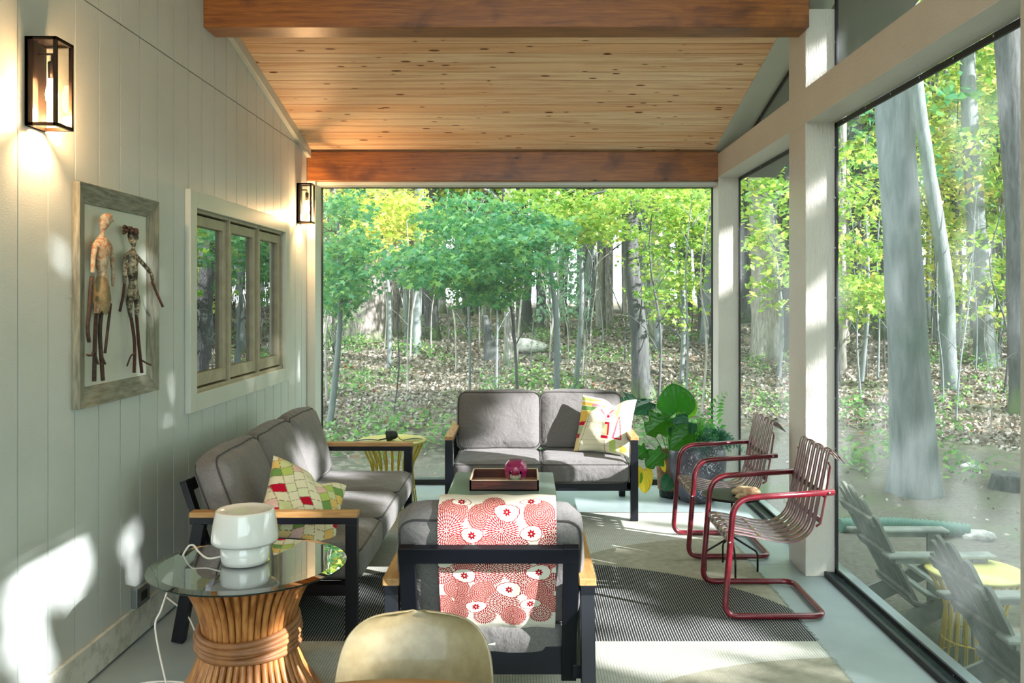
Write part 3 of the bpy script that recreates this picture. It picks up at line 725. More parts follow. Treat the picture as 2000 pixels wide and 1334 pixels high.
def sofa(nseat, name, label, cat, loc, rz, seed, mod=.635, group='grey cushioned porch seating'):
    W_ = nseat*mod+.12; r = thing(name, label, cat, (0,0,0), group, world=False)
    for s_ in (0, 1):
        x0, x1 = (0, .06) if s_ == 0 else (W_-.06, W_)
        fm = MB(); xc = (x0+x1)/2
        fm.box(x0+.004, x1-.004, .0, .774, .548, .58)
        fm.build('arm_frame', M['dark_metal'], r, bevel=.002)
        MB().box(x0, x1, -.002, .776, .58, .605).build('armrest', M['armwood_y'], r, bevel=.002)
        MB().box(x0+.003, x1-.003, .002, .055, 0, .548).build('leg', M['dark_metal'], r, bevel=.002)
        MB().bar((xc, .735, .55), (xc, .835, .0), .05, .055, (0,1,0)).build('leg', M['dark_metal'], r, bevel=.002)
        xi = (.092 if s_ == 0 else W_-.092)
        MB().bar((xi, .65, .20), (xi, .832, .735), .055, .03, (0,1,0)).build('back_upright', M['dark_metal'], r, bevel=.002)
        MB().box(x0+.01 if s_ == 0 else x0-.02, x1+.02 if s_ == 0 else x1-.01, .055, .69, .215, .265).build('side_rail', M['dark_metal'], r, bevel=.002)
    b = MB(); b.box(.055, W_-.055, .055, .085, .205, .268); b.build('front_rail', M['dark_metal'], r, bevel=.002)
    b = MB(); b.bar((.064, .822, .705), (W_-.064, .822, .705), .03, .058, (0,.3,1)); b.build('top_rail', M['dark_metal'], r, bevel=.002)
    b = MB(); b.box(.064, W_-.064, .64, .67, .222, .325); b.build('back_rail', M['dark_metal'], r, bevel=.002)
    b = MB(); 
    for k in range(nseat*4): x = .09+(W_-.18)*(k+.5)/(nseat*4); b.box(x-.02, x+.02, .085, .64, .245, .262)
    b.build('seat_slats', M['dark_metal'], r)
    if nseat > 1:
        for x in [.06+mod*i for i in range(1, nseat)]: MB().box(x-.02, x+.02, .60, .65, 0, .215).build('leg', M['dark_metal'], r)
    for i in range(nseat):
        xc = .06+mod*(i+.5)
        piped_cushion('seat_cushion', mod-.006, .66, .145, seed+i, r, Matrix.Translation((xc, .325, .342)), .018, .035, .003)
        tilt = math.radians(-19+(i-1)*1.5)
        mm = Matrix.Translation((xc+random.uniform(-.004,.004), .655+(.004*i), .625)) @ Matrix.Rotation(tilt, 4, 'X') @ Matrix.Rotation(random.uniform(-.015, .015), 4, 'Y')
        piped_cushion('back_cushion', mod+.004, .135, .45, seed+7+i, r, mm, .032, .045, .006)
    r.location = loc; r.rotation_euler = (0, 0, rz); WM[r.name] = Matrix.Identity(4)
    return r
S1 = sofa(3, 'sofa', 'long grey three cushion sofa with dark frame and wooden arms along the white wall', 'sofa', (-.781, 4.07, .006), PI/2, 1)
S2 = sofa(2, 'loveseat', 'grey two cushion loveseat with dark frame facing the camera before the far screen', 'loveseat', (-.582, 6.30, .006), 0, 21)
S3 = sofa(1, 'armchair', 'grey cushioned armchair seen from behind with a red flowered cloth over it', 'armchair', (.249, 3.883, .006), PI, 41)
def armchair_tag():
    MB().box(.36, .395, .668, .672, .330, .345).build('care_tag', M['trim'], S3)
armchair_tag()

# ------------------------------------------------------------------ flowered cloth over the armchair
def flower_cols(U, V):
    """U, V in photo-crop pixels (2795 per metre)"""
    C = np.empty(U.shape+(3,)); cream = np.array(srgb(222,216,200)[:3]); pink = np.array(srgb(240,206,190)[:3]); red = np.array(srgb(150,2,24)[:3])
    C[:] = cream
    rng = np.random.default_rng(5)
    mums = [(240,210,150,13),(520,260,140,13),(180,400,165,24),(720,400,165,26),(1090,240,160,14),(640,150,120,15),(440,745,210,15),(590,860,160,24),(860,790,165,26),(720,640,120,16),(1160,700,120,15),
            (270,1040,135,13),(525,1090,140,13),(940,960,150,22),(1090,1080,145,14),(730,1230,165,25),(130,880,115,24),(1240,960,110,22),(1200,1230,120,15),(1230,400,110,22),(330,1200,90,15),(120,1230,110,15),(880,560,110,22),(300,560,130,14),(1180,560,110,22),(560,560,110,16)]
    mums += [(250,1340,130,13),(540,1390,120,24),(830,1390,130,13),(1100,1370,120,24)]
    for cx, cy, R, pr in mums:
        pr = 34 if pr >= 22 else 21
        dx, dy = U-cx, V-cy; rho = np.hypot(dx, dy); th = np.arctan2(dy, dx)
        rim = R*(1+.03*np.sin(th*18)); ins = rho < rim
        k = np.floor(rho/pr); fr_ = rho/pr-k; n_ = np.maximum(5, np.round(2*np.pi*(k+.7)*pr/(pr*.66)))
        a = (th/(2*np.pi)*n_+.5*(k % 2)) % 1-.5
        d = np.sqrt((a*2.5)**2+((fr_-.48)*1.5)**2)
        C[ins] = np.where((d[ins] < (.60 if pr < 30 else .70))[:, None], pink if pr < 30 else cream, red)
    blobs = [(770,225,130,92),(430,440,112,78),(1010,430,112,78),(350,885,120,82),(1085,855,130,92),(790,1055,130,95),(160,715,110,90),(455,1265,112,72),(1000,1235,112,62),(320,100,100,50),(1010,100,110,45)]
    for cx, cy, A_, B_ in blobs:
        dx, dy = (U-cx)/A_, (V-cy)/B_; rho = np.hypot(dx, dy); th = np.arctan2(dy, dx); e = 1+.03*np.sin(13*th)+.05*np.sin(3*th+cx)
        C[rho < e] = red; C[rho < e-.08] = cream
        d = np.hypot(U-cx, (V-cy)); t2 = np.arctan2(V-cy, U-cx); pet = 40*(.55+.45*np.abs(np.cos(3.5*t2)))
        C[(d < pet)] = red; C[d < 9] = cream
    return C
def throw():
    nu, nv = 430, 1150
    bul = lambda z: .0675+.032*max(0, 1-(z/.225)**2)**.5
    pr_ = [(-bul(z)-.012, z) for z in (-.05, .0, .06, .12, .17, .2)]+[(-.065,.243),(-.035,.261),(0,.266),(.035,.261),(.065,.243)]+[(bul(z)+.011, z) for z in (.2, .17, .12, .06, 0, -.06, -.12, -.17, -.2)]+[(.076,-.24)]
    an = math.radians(20.5); pts = smoothpath([Vector((0, .655+y*math.cos(an)+z*math.sin(an), .625-y*math.sin(an)+z*math.cos(an))) for y, z in pr_], 8); L = [0]
    for a, b in zip(pts[:-1], pts[1:]): L.append(L[-1]+(b-a).length)
    s0 = None
    for p, l in zip(pts, L):
        if p.y > .755 and p.z > .80: s0 = l; break
    T = np.linspace(0, L[-1], nv); Y = np.interp(T, L, [p.y for p in pts]); Z = np.interp(T, L, [p.z for p in pts])
    xs = np.linspace(0, .415, nu); XX, TT = np.meshgrid(xs, T); YY = np.repeat(Y[:, None], nu, 1); ZZ = np.repeat(Z[:, None], nu, 1)
    wob = .0015*np.sin(XX*34+TT*5)+.001*np.sin(XX*61+1+TT*9); YY = YY+wob
    XL_ = .249-(-.308)-XX     # local x grows towards world -x
    V3 = np.stack([XL_, YY, ZZ+.002*np.sin(XX*40)], -1).reshape(-1, 3)
    idx = np.arange(nu*nv).reshape(nv, nu); Fc = np.stack([idx[:-1,:-1], idx[:-1,1:], idx[1:,1:], idx[1:,:-1]], -1).reshape(-1, 4)
    me = np_mesh('flowered_cloth', V3, Fc, True)
    U = 95+XX*2795; V_ = 95+(TT-s0)*2795
    C = flower_cols(U, V_).reshape(-1, 3); at = me.color_attributes.new('pattern', 'FLOAT_COLOR', 'POINT')
    at.data.foreach_set('color', np.concatenate([C, np.ones((len(C), 1))], 1).astype(np.float32).ravel())
    o = link('flowered_cloth', me, M['print']); o.matrix_world = Matrix.Translation((.249, 3.883, .006)) @ Matrix.Rotation(PI, 4, 'Z')
    sd_ = o.modifiers.new('solid', 'SOLIDIFY'); sd_.thickness = .003
    tag(o, 'red and cream cloth printed with chrysanthemums, draped over the back of the armchair', 'throw')
throw()

# ------------------------------------------------------------------ printed throw pillows
def pillow(label, mat4, size, patt, seed):
    n_ = 110; g_ = np.linspace(-1, 1, n_); U, V = np.meshgrid(g_, g_)
    pin = 1-.10*(1-U**2)*0; edge = (1-U**2)*(1-V**2); th = .085*np.power(np.clip(edge, 0, 1), .42)
    X = U*(size/2)*(1-.075*(1-V**2)); Z = V*(size/2)*(1-.075*(1-U**2))
    rngn = np.array([noise.noise(Vector((u*2.2+seed, v*2.2, seed))) for u, v in zip(U.ravel(), V.ravel())]).reshape(U.shape)
    th = th*(1+.25*rngn); fold = .02*np.exp(-((U-.15)**2)/.02)*np.clip(V, 0, 1)**2*(size > .4)
    verts, cols, faces = [], [], []
    for s_ in (-1, 1):
        Y = s_*(th/1.0)+(fold if True else 0)+.015*rngn*0
        o_ = len(verts)*n_*n_
        verts.append(np.stack([X, Y, Z-.05*np.exp(-((U-.25)**2)/.08)*np.clip(V, 0, 1)**3], -1).reshape(-1, 3))
        C = patt(U, V) if s_ < 0 else np.broadcast_to(np.array(srgb(206,186,170)[:3]), U.shape+(3,)).copy()
        cols.append(C.reshape(-1, 3)); idx = np.arange(n_*n_).reshape(n_, n_)+o_
        q = [idx[:-1,:-1], idx[:-1,1:], idx[1:,1:], idx[1:,:-1]]
        if s_ > 0: q = q[::-1]
        faces.append(np.stack(q, -1).reshape(-1, 4))
    V3 = np.concatenate(verts); me = np_mesh('throw_pillow', V3, np.concatenate(faces), True)
    C = np.concatenate(cols); at = me.color_attributes.new('pattern', 'FLOAT_COLOR', 'POINT')
    at.data.foreach_set('color', np.concatenate([C, np.ones((len(C), 1))], 1).astype(np.float32).ravel())
    o = link('throw_pillow', me, M['print']); o.matrix_world = mat4
    tag(o, label, 'pillow', 'geometric print pillows'); return o
def c3(*a): return np.array(srgb(*a)[:3])
def poly_fill(C, U, V, pts, col):
    ins = np.ones(U.shape, bool); m_ = len(pts); ar = sum(pts[i][0]*pts[(i+1) % m_][1]-pts[(i+1) % m_][0]*pts[i][1] for i in range(m_)); sg = 1 if ar > 0 else -1
    for i in range(m_):
        (x0, y0), (x1, y1) = pts[i], pts[(i+1) % m_]; ins &= sg*((x1-x0)*(V-y0)-(y1-y0)*(U-x0)) >= 0
    C[ins] = col
def q4(a): return [a[0:2], a[2:4], a[4:6], a[6:8]]
RED, YEL, GRN, LIM, CRM, PNK, LIN = c3(190,20,52), c3(232,190,84), c3(120,160,90), c3(186,206,112), c3(232,228,196), c3(232,160,176), c3(120,110,90)
def patt_a(U, V):   # loveseat pillow
    C = np.empty(U.shape+(3,)); C[:] = CRM
    C[(V % .16) < .012] = c3(206,200,166)
    Pf = lambda a, c: poly_fill(C, U, V, q4(a), c)
    Pf((-.98,.62,.0,.60,.0,.70,-.98,.74), YEL); Pf((-.5,.60,-.1,.60,-.1,.70,-.5,.70), PNK*.9+RED*.1); Pf((-.95,.42,-.45,.42,-.3,.58,-.95,.58), GRN); Pf((-.98,.80,-.2,.82,-.2,.9,-.98,.92), LIM)
    Pf((-.95,.0,-.66,.02,-.52,.40,-.95,.40), YEL); Pf((-.98,-.14,-.72,-.12,-.66,.03,-.98,.0), RED); Pf((-.98,-.62,-.84,-.62,-.72,-.14,-.98,-.16), GRN*.6+CRM*.4)
    Pf((-.98,-.56,-.84,-.56,-.84,-.42,-.98,-.42), RED); Pf((-.98,-1,-.8,-1,-.84,-.56,-.98,-.56), YEL*.6+CRM*.4)
    Pf((-.82,-1,-.805,-1,-.45,.6,-.47,.6), LIN)
    Pf((.02,-.55,.3,-.55,.3,-.44,.02,-.44), RED); Pf((.24,-.42,.31,-.42,.31,.05,.24,.05), RED); Pf((.13,-.03,.31,-.03,.31,.05,.13,.05), RED); Pf((.14,-.42,.23,-.42,.23,-.05,.14,-.05), YEL*.7+CRM*.3)
    Pf((-.15,.5,.05,.28,.1,.33,-.1,.58), PNK*.6+RED*.4); Pf((.1,.33,.3,.6,.38,.58,.15,.28), PNK*.6+RED*.4)
    d = np.hypot(U-.2, V-.27); C[(d < .16) & (d > .11)] = PNK; C[d < .06] = RED
    Pf((.42,-.52,.78,-.52,.76,-.46,.45,-.46), RED); Pf((.42,-.52,.50,-.52,.62,.3,.58,.3), RED*.75+PNK*.25); Pf((.72,-.5,.78,-.5,.64,.3,.60,.3), RED*.75+PNK*.25)
    Pf((.35,-.95,.58,-.95,.56,-.55,.35,-.55), LIM); Pf((.5,-.1,.6,.3,.56,.95,.46,.95), YEL*.6+CRM*.4); Pf((.64,.2,.86,.3,.86,.95,.62,.95), GRN*.5+CRM*.5); Pf((.7,-.9,.95,-.9,.95,-.7,.7,-.7), YEL)
    Pf((.16,-1,.175,-1,.175,-.62,.16,-.62), RED)
    return C
def patt_b(U, V):
    C = np.empty(U.shape+(3,)); C[:] = c3(222,226,176)
    pal = [CRM, LIM*.5+CRM*.5, YEL*.6+CRM*.4, CRM, GRN, CRM, c3(226,230,190), LIM, YEL*.8+CRM*.2, RED, PNK*.5+CRM*.5, CRM, CRM]
    a = U*.94+V*.34; b = -U*.34+V*.94; i = np.floor(a*3.6+.25*np.sin(b*3)).astype(int); j = np.floor(b*4.3+.3*np.sin(a*4+i)).astype(int)
    h = (i*7+j*13+i*j*3) % len(pal); C = np.array(pal)[h]
    ea = (a*3.6+.25*np.sin(b*3)) % 1; eb = (b*4.3+.3*np.sin(a*4+i)) % 1; C[(ea < .045) | (eb < .05)] = LIN
    return C
pillow('cream pillow with pink and red geometric print leaning at the right arm of the loveseat',
       Matrix.Translation((.60, 6.665, .64)) @ Matrix.Rotation(math.radians(-24), 4, 'Z') @ Matrix.Rotation(math.radians(-20), 4, 'X') @ Matrix.Rotation(math.radians(2), 4, 'Y'), .44, patt_a, 3)
pillow('green, yellow and red patchwork print pillow slumped on the near end of the long sofa',
       Matrix.Translation((-1.10, 4.34, .575)) @ Matrix.Rotation(math.radians(48), 4, 'Z') @ Matrix.Rotation(math.radians(-34), 4, 'X') @ Matrix.Rotation(math.radians(33), 4, 'Y'), .42, patt_b, 9)

# ------------------------------------------------------------------ coffee table, tray, candles
t_ = thing('coffee_table', 'low coffee table with a pale sage green top in front of the loveseat', 'coffee table', (-.15, 5.4, 0))
MB().box(-.475, .185, 4.82, 5.985, .392, .42).build('tabletop', M['tabletop'], t_, bevel=.004)
for x in (-.46, .13):
    for y in (4.84, 5.93): MB().box(x, x+.045, y, y+.045, .006, .392).build('leg', M['dark_metal'], t_, bevel=.002)
MB().box(-.45, .16, 4.86, 4.89, .35, .39).build('apron', M['dark_metal'], t_)
MB().box(-.45, .16, 5.92, 5.95, .35, .39).build('apron', M['dark_metal'], t_)
TX0, TX1, TY0, TY1, TZ = -.345, .08, 5.40, 5.78, .4205
t_ = thing('serving_tray', 'dark rosewood tray with pale rim on the coffee table', 'tray', (-.13, 5.6, TZ))
MB().box(TX0, TX1, TY0, TY1, TZ, TZ+.008).build('tray_floor', M['tray_in'], t_)
th = .010
for a in ((TX0,TX1,TY0,TY0+th),(TX0,TX1,TY1-th,TY1),(TX0,TX0+th,TY0,TY1),(TX1-th,TX1,TY0,TY1)):
    MB().box(a[0],a[1],a[2],a[3],TZ,TZ+.062).build('tray_side', M['tray'], t_)
r_ = MB()
for a in ((TX0,TX1,TY0,TY0+th),(TX0,TX1,TY1-th,TY1),(TX0,TX0+th,TY0,TY1),(TX1-th,TX1,TY0,TY1)): r_.box(a[0],a[1],a[2],a[3],TZ+.062,TZ+.065)
r_.build('tray_rim', M['tray_rim'], t_)
vz = TZ+.0085
v_ = thing('glass_bowl', 'round magenta glass candle bowl standing in the tray', 'bowl', (-.06, 5.66, vz))
prof = [(.030,.0),(.054,.012),(.071,.042),(.076,.07),(.070,.103),(.052,.128),(.044,.134)]
MB().lathe(prof, (-.065, 5.66, vz), 36, cap=False).build('bowl_shell', M['pink_glass'], v_)
v_ = thing('candle_glass', 'small clear tumbler holding a pale green candle in front of the magenta bowl', 'candle', (-.065, 5.53, vz))
MB().lathe([(.036,.0),(.037,.05),(.039,.082)], (-.065, 5.535, vz), 30, cap=False).build('tumbler', M['glass'], v_)
MB().lathe([(.033,.02),(.034,.052)], (-.065, 5.535, vz), 30).build('wax', M['wax'], v_)
MB().lathe([(.034,.001),(.034,.02)], (-.065, 5.535, vz), 30).build('glass_foot', M['dark'], v_)
MB().tube([(-.065,5.535,vz+.052),(-.065,5.535,vz+.068)], .0015, 5).build('wick', M['dark'], v_)

# ------------------------------------------------------------------ wire drum side tables
def wire_table(label, loc, mat_top, mat_wire):
    r = thing('wire_side_table', label, 'side table', (0,0,0), 'yellow wire drum tables', world=False)
    MB().lathe([(.001,.495),(.255,.495),(.262,.502),(.262,.508),(.255,.513),(.001,.513)], (0,0,0), 48).build('tabletop', mat_top, r)
    wi = MB()
    for k in range(22):
        a = 2*PI*k/22
        for da in (-.028, .028):
            b = a+da; P3 = lambda rr, z: (rr*math.cos(b), rr*math.sin(b), z)
            wi.tube([P3(.245,.495), P3(.168,.335), P3(.158,.30), P3(.158,.27), P3(.19,.0)], .0045, 5)
    wi.build('wire_cage', mat_wire, r)
    for rr, z in ((.19,.006),(.176,.13),(.243,.49)): MB().tube([(rr*math.cos(2*PI*k/40), rr*math.sin(2*PI*k/40), z) for k in range(40)], .0045, 5, closed=True).build('ring', mat_wire, r)
    r.location = loc; return r
wire_table('yellow wire drum side table between the sofa and loveseat inside the porch', (-1.03, 6.80, 0), M['yellow_pale'], M['yellow'])
WT2 = wire_table('yellow wire drum table standing outdoors between the two slatted garden chairs', (2.52, 4.94, -.433), M['yellow_pale'], M['yellow'])
# cast bell lying on its side
t_ = thing('iron_bell', 'small dark verdigris bell on its side on the indoor yellow table', 'bell', (-.98, 6.72, .513))
Mx = Matrix.Rotation(math.radians(82), 4, 'Y')
c_ = (-1.02, 6.74, .555)
MB().lathe([(.043,-.045),(.041,-.03),(.036,.0),(.03,.025),(.022,.036),(.001,.040)][::1], c_, 24, M=Mx).build('bell_body', M['iron'], t_)
MB().tube([P(776,849,6.72)+Vector((0,0,.0)), (-1.07,6.72,.53), (-1.12,6.71,.522)], .006, 6).build('clapper', M['iron'], t_)
def leafplate(p, q, wd):
    p, q = Vector(p), Vector(q); mb = MB(); n_ = 10; d = q-p; s_ = Vector((-d.y, d.x, 0)).normalized(); vs = []
    for i in range(n_+1):
        t = i/n_; ww = wd*math.sin(PI*min(1, t*.9+.05))**.8; c = p+d*t+Vector((0,0,.006*math.sin(PI*t)))
        vs += [c-s_*ww+Vector((0,0,.003)), c, c+s_*ww+Vector((0,0,.003))]
    mb.add(vs, [(i*3+k, i*3+k+1, i*3+k+4, i*3+k+3) for i in range(n_) for k in (0, 1)], True); return mb
o_ = leafplate((-1.28,6.70,.516), (-1.12,6.71,.516), .022).build('leaf_ornament', M['iron'], t_); o_.modifiers.new('s', 'SOLIDIFY').thickness = .003
o_ = leafplate((-.93,6.72,.516), (-.79,6.74,.520), .024).build('leaf_ornament', M['iron'], t_); o_.modifiers.new('s', 'SOLIDIFY').thickness = .003
MB().tube([(-.985,6.735,.55),(-.955,6.73,.522),(-.93,6.72,.517)], .003, 5).build('cord_link', M['iron'], t_)

# ------------------------------------------------------------------ rattan glass table, lamp, cords
TC = Vector((-1.085, 3.45, 0)); TR = .375; TZ = .566
t_ = thing('rattan_table', 'round glass topped table on a bound sheaf of rattan canes', 'side table', (TC.x, TC.y, 0))
MB().lathe([(.001,TZ-.012),(TR-.012,TZ-.012),(TR-.001,TZ-.008),(TR,TZ-.004),(TR-.035,TZ),(.001,TZ)], (TC.x,TC.y,0), 96, smooth=False).build('glass_top', M['table_glass'], t_)
MB().lathe([(TR-.003,TZ-.0115),(TR+.0005,TZ-.007),(TR+.0005,TZ-.005),(TR-.003,TZ-.0115)], (TC.x,TC.y,0), 96).build('glass_edge', M['edge_glass'] if 'edge_glass' in M else simple('dark_green_glass_edge', srgb(16,40,38), .15), t_)
rt = MB(); NP_ = 46
for k in range(NP_):
    a = 2*PI*k/NP_; pts = []
    for i in range(15):
        t = i/14; z = .008+t*(TZ-.022)
        u = (z-.30)/.26; r_ = .165+.105*max(0, u)**1.9*1.0+.11*max(0, -u)**1.7
        aa = a+.10*(t-.5)+.01*math.sin(k*5+t*4); pts.append((TC.x+r_*math.cos(aa), TC.y+r_*math.sin(aa), z))
    rt.tube(pts, .0115 if k % 3 else .0125, 7)
rt.build('cane_sheaf', M['rattan'], t_)
core = MB().lathe([(.24,.0),(.20,.08),(.16,.2),(.152,.30),(.165,.4),(.20,.48),(.245,TZ-.02)], (TC.x,TC.y,0), 32).build('cane_core', M['rattan'], t_)
wp = MB()
for j, (z0_, ph, tl, rr) in enumerate(((.335,.3,.028,.186),(.315,.3,.028,.190),(.295,.35,.024,.190),(.275,.2,.026,.190),(.262,2.6,-.012,.193),(.305,2.9,-.02,.194))):
    wp.tube([(TC.x+rr*math.cos(a), TC.y+rr*math.sin(a), z0_+tl*math.sin(a-PI/2+ph+1.6)) for a in [2*PI*k/48 for k in range(48)]], .0125, 7, closed=True, flat=1.0)
wp.build('cane_binding', M['rattan_wrap'], t_)
LX, LY, LZ = -1.10, 3.45, TZ+.0005
l_ = thing('table_lamp', 'white opal glass lamp with stepped drum shade on the glass table', 'lamp', (LX, LY, LZ))
MB().lathe([(.075,0),(.088,.004),(.091,.02),(.094,.072),(.088,.078)], (LX,LY,LZ), 48).build('lamp_base', M['lampglass'], l_)
MB().lathe([(.09,.074),(.122,.082),(.128,.092),(.1265,.11),(.123,.14),(.117,.175),(.112,.20),(.109,.208),(.105,.210),(.100,.206),(.05,.204),(.02,.204),(.001,.204)], (LX,LY,LZ), 64).build('lamp_shade', M['lampglass'], l_)
cd = MB().tube(smoothpath([(LX-.08,LY-.02,LZ+.03),(LX-.14,LY-.01,LZ+.018),(LX-.19,LY+.03,LZ+.03),(LX-.235,LY+.08,LZ+.045),(LX-.27,LY+.10,LZ+.02),(LX-.32,LY+.10,LZ-.08),(LX-.345,LY+.04,LZ-.2),(LX-.36,LY+.02,.30),(LX-.30,LY-.03,.12),(LX-.22,LY-.12,.012),(LX-.20,LY-.2,.008)], 7), .004, 6)
cd.build('lamp_cord', M['cord'], l_)
cc = MB().tube(smoothpath([(-1.28,3.62,.008),(-1.5,3.66,.008),(-1.62,3.62,.008),(-1.65,3.52,.008),(-1.58,3.35,.008),(-1.55,3.1,.008)], 7), .0045, 6)
ex = tag(cc.build('extension_cord', M['cord']), 'white extension cord curling on the floor by the wall', 'cord')
t_ = thing('plug_adapter', 'small white plug adapter on the floor behind the rattan table', 'plug', (-1.36, 3.95, .0))
MB().box(-1.42,-1.34,3.93,3.99,.001,.035).build('adapter_body', M['cord'], t_, bevel=.006)
MB().tube(smoothpath([(-1.42,3.96,.02),(-1.5,4.03,.05),(-1.58,4.1,.13),(-1.70,4.16,.19)], 6), .004, 6).build('adapter_cord', M['cord'], t_)

# ------------------------------------------------------------------ red spring chairs
def red_chair(label, loc):
    r = thing('metal_porch_chair', label, 'chair', (0,0,0), 'red tube porch chairs', world=False)
    W2 = .272; R = .0155
    pts = []
    side = lambda s_: [(.535, s_*W2, .632), (.06, s_*W2, .595), (-.008, s_*W2, .03), (-.008, s_*W2, R), (.49, s_*W2, R)]
    L_ = side(-1); L2 = side(1)[::-1]
    path = rounded([L_[0], L_[1]], .1)
    full = [L_[0], (.035, -W2, .60), (-.012, -W2, R), (.49, -W2, R), (.49, W2, R), (-.012, W2, R), (.035, W2, .60), L2[-1]]
    pth = [Vector(full[0])]; V_ = [Vector(p) for p in full]
    for i in range(1, len(V_)-1):
        p = V_[i]; rr = .10 if abs(p.z) > .3 else .07; da = V_[i-1]-p; db = V_[i+1]-p; rr = min(rr, da.length*.45, db.length*.45)
        p0 = p+da.normalized()*rr; p1 = p+db.normalized()*rr
        for k in range(9): t = k/8; pth.append(p0*(1-t)**2+p*2*t*(1-t)+p1*t*t)
    pth.append(V_[-1])
    MB().tube(pth, R, 10).build('tube_frame', M['red_tube'], r)
    for s_ in (-1, 1):
        sc_ = MB().lathe([(.006,-.002),(.006,.003),(.001,.004)], (.505, s_*(W2+R) if s_ < 0 else W2+R, .63), 10, M=Matrix.Rotation(math.radians(90), 4, 'X'))
        sc_.build('screw', M['steel'], r); sc_ = MB().lathe([(.006,-.002),(.006,.003),(.001,.004)], (.012, -(W2+R) if s_ < 0 else W2+R, .385), 10, M=Matrix.Rotation(math.radians(90), 4, 'X'))
        sc_.build('screw', M['steel'], r)
    prof = smoothpath([(.035,0,.355),(.012,0,.385),(.02,0,.41),(.06,0,.412),(.15,0,.395),(.25,0,.375),(.33,0,.368),(.39,0,.385),(.43,0,.42),(.452,0,.47),(.475,0,.58),(.50,0,.70),(.522,0,.81),(.535,0,.83),(.556,0,.822),(.60,0,.77)], 5)
    ns = 7; wv = .050; gap = .0195; tot = ns*wv+(ns-1)*gap
    for i in range(ns):
        y0_ = -tot/2+i*(wv+gap); mb = MB(); vs = []
        for p in prof: vs += [(p.x, y0_, p.z), (p.x, y0_+wv, p.z)]
        mb.add(vs, [(2*k, 2*k+1, 2*k+3, 2*k+2) for k in range(len(prof)-1)], True)
        o_ = mb.build('seat_strap', M['slat'], r); sd_ = o_.modifiers.new('s', 'SOLIDIFY'); sd_.thickness = .0025; sd_.offset = 0
    # cross straps woven at the front edge and at the top
    def cross(idx, wd):
        mb = MB(); p = prof[idx]; t = (prof[idx+1]-prof[idx-1]).normalized(); nn = Vector((-t.z, 0, t.x)); vs = []; K = ns*4
        for k in range(K+1):
            y = -tot/2-.006+(tot+.012)*k/K; off = .003*math.sin(PI*2*(k/K)*ns/2+idx)
            vs += [p+t*(-wd/2)+nn*off+Vector((0,y,0)), p+t*(wd/2)+nn*off+Vector((0,y,0))]
        mb.add(vs, [(2*k, 2*k+2, 2*k+3, 2*k+1) for k in range(K)], True)
        o_ = mb.build('cross_strap', M['strap'], r); sd_ = o_.modifiers.new('s', 'SOLIDIFY'); sd_.thickness = .002; sd_.offset = 0
    for idx in (3, 8, 14, 22, len(prof)-8, len(prof)-3): cross(idx, .017)
    MB().box(.02-.006, .02+.006, -W2, W2, .37, .38).build('front_rod', M['red_tube'], r)
    MB().box(.488, .494, -W2, W2, .60, .632).build('back_bar', M['red_tube'], r)
    MB().box(.470, .476, -W2+.02, W2-.02, .47, .50).build('back_bar', M['red_tube'], r)
    for s_ in (-1, 1):
        MB().tube([(.452, s_*(tot/2+.012), .455), (.472, s_*(tot/2+.014), .47), (.502, s_*(tot/2+.014), .62), (.522, s_*(tot/2+.014), .755), (.512, s_*(tot/2+.012), .775)], .013, 6, flat=.4).build('back_brace', M['red_tube'], r)
    r.location = loc; return r
red_chair('red metal spring chair with strap seat, the nearer of the pair by the right screens', (.998, 4.375+.272, .006))
red_chair('red metal spring chair with strap seat, the farther one in front of the planter', (1.005, 5.395+.272, .006))
# small round table between them
t_ = thing('round_side_table', 'small round black rimmed table on thin bent legs between the red chairs', 'side table', (1.22, 5.17, 0))
c_ = Vector((1.205, 5.15, 0))
MB().lathe([(.001,.447),(.165,.447),(.165,.453),(.001,.453)], c_, 48).build('tabletop', M['tabletop'], t_)
MB().lathe([(.165,.442),(.171,.442),(.171,.455),(.165,.455)], c_, 48).build('rim', M['black'], t_)
lg = MB().tube([c_+Vector((0,0,.447)), c_+Vector((0,0,.20))], .006, 8)
lg.build('post', M['black'], t_)
for fx, fy in ((1.353,5.14),(1.19,5.00),(1.19,5.32),(1.055,5.16)):
    MB().tube([c_+Vector((0,0,.21)), (c_.x+(fx-c_.x)*.93, c_.y+(fy-c_.y)*.93, .125), (fx, fy, .105), (fx, fy, .006)], .006, 8).build('leg', M['black'], t_)
def lump(name, label, cat, c, S, mat, seed, hollow=False, rz=0):
    bm = bmesh.new(); bmesh.ops.create_icosphere(bm, subdivisions=4, radius=1)
    for v in bm.verts:
        u = v.co.copy(); k = 1+.22*noise.noise(u*1.4+Vector((seed, 0, 0)))+.08*noise.noise(u*4+Vector((0, seed, 0)))
        if hollow and u.z > .1: k2 = math.hypot(u.x-.1, u.y); u.z *= .55+.45*min(1, k2*1.5)-(.9 if k2 < .45 else 0)*(.45-k2)*1.6
        v.co = Vector((u.x*S[0]*k, u.y*S[1]*k, max(u.z, -.6)*S[2]*k))
    zmin = min(v.co.z for v in bm.verts); me = bpy.data.meshes.new(name); bm.to_mesh(me); bm.free()
    for p in me.polygons: p.use_smooth = True
    o = link(name, me, mat); o.location = (c[0], c[1], c[2]-zmin); o.rotation_euler.z = rz
    return tag(o, label, cat)
lump('carved_bowl', 'pale wooden carved bowl on the small round table', 'bowl', (1.28, 5.13, .454), (.075, .045, .035), M['driftwood'], 2, True, -.1)
lump('driftwood_piece', 'little piece of pale driftwood before the carved bowl on the round table', 'driftwood', (1.235, 5.045, .454), (.036, .018, .018), M['driftwood'], 5, False, .2)

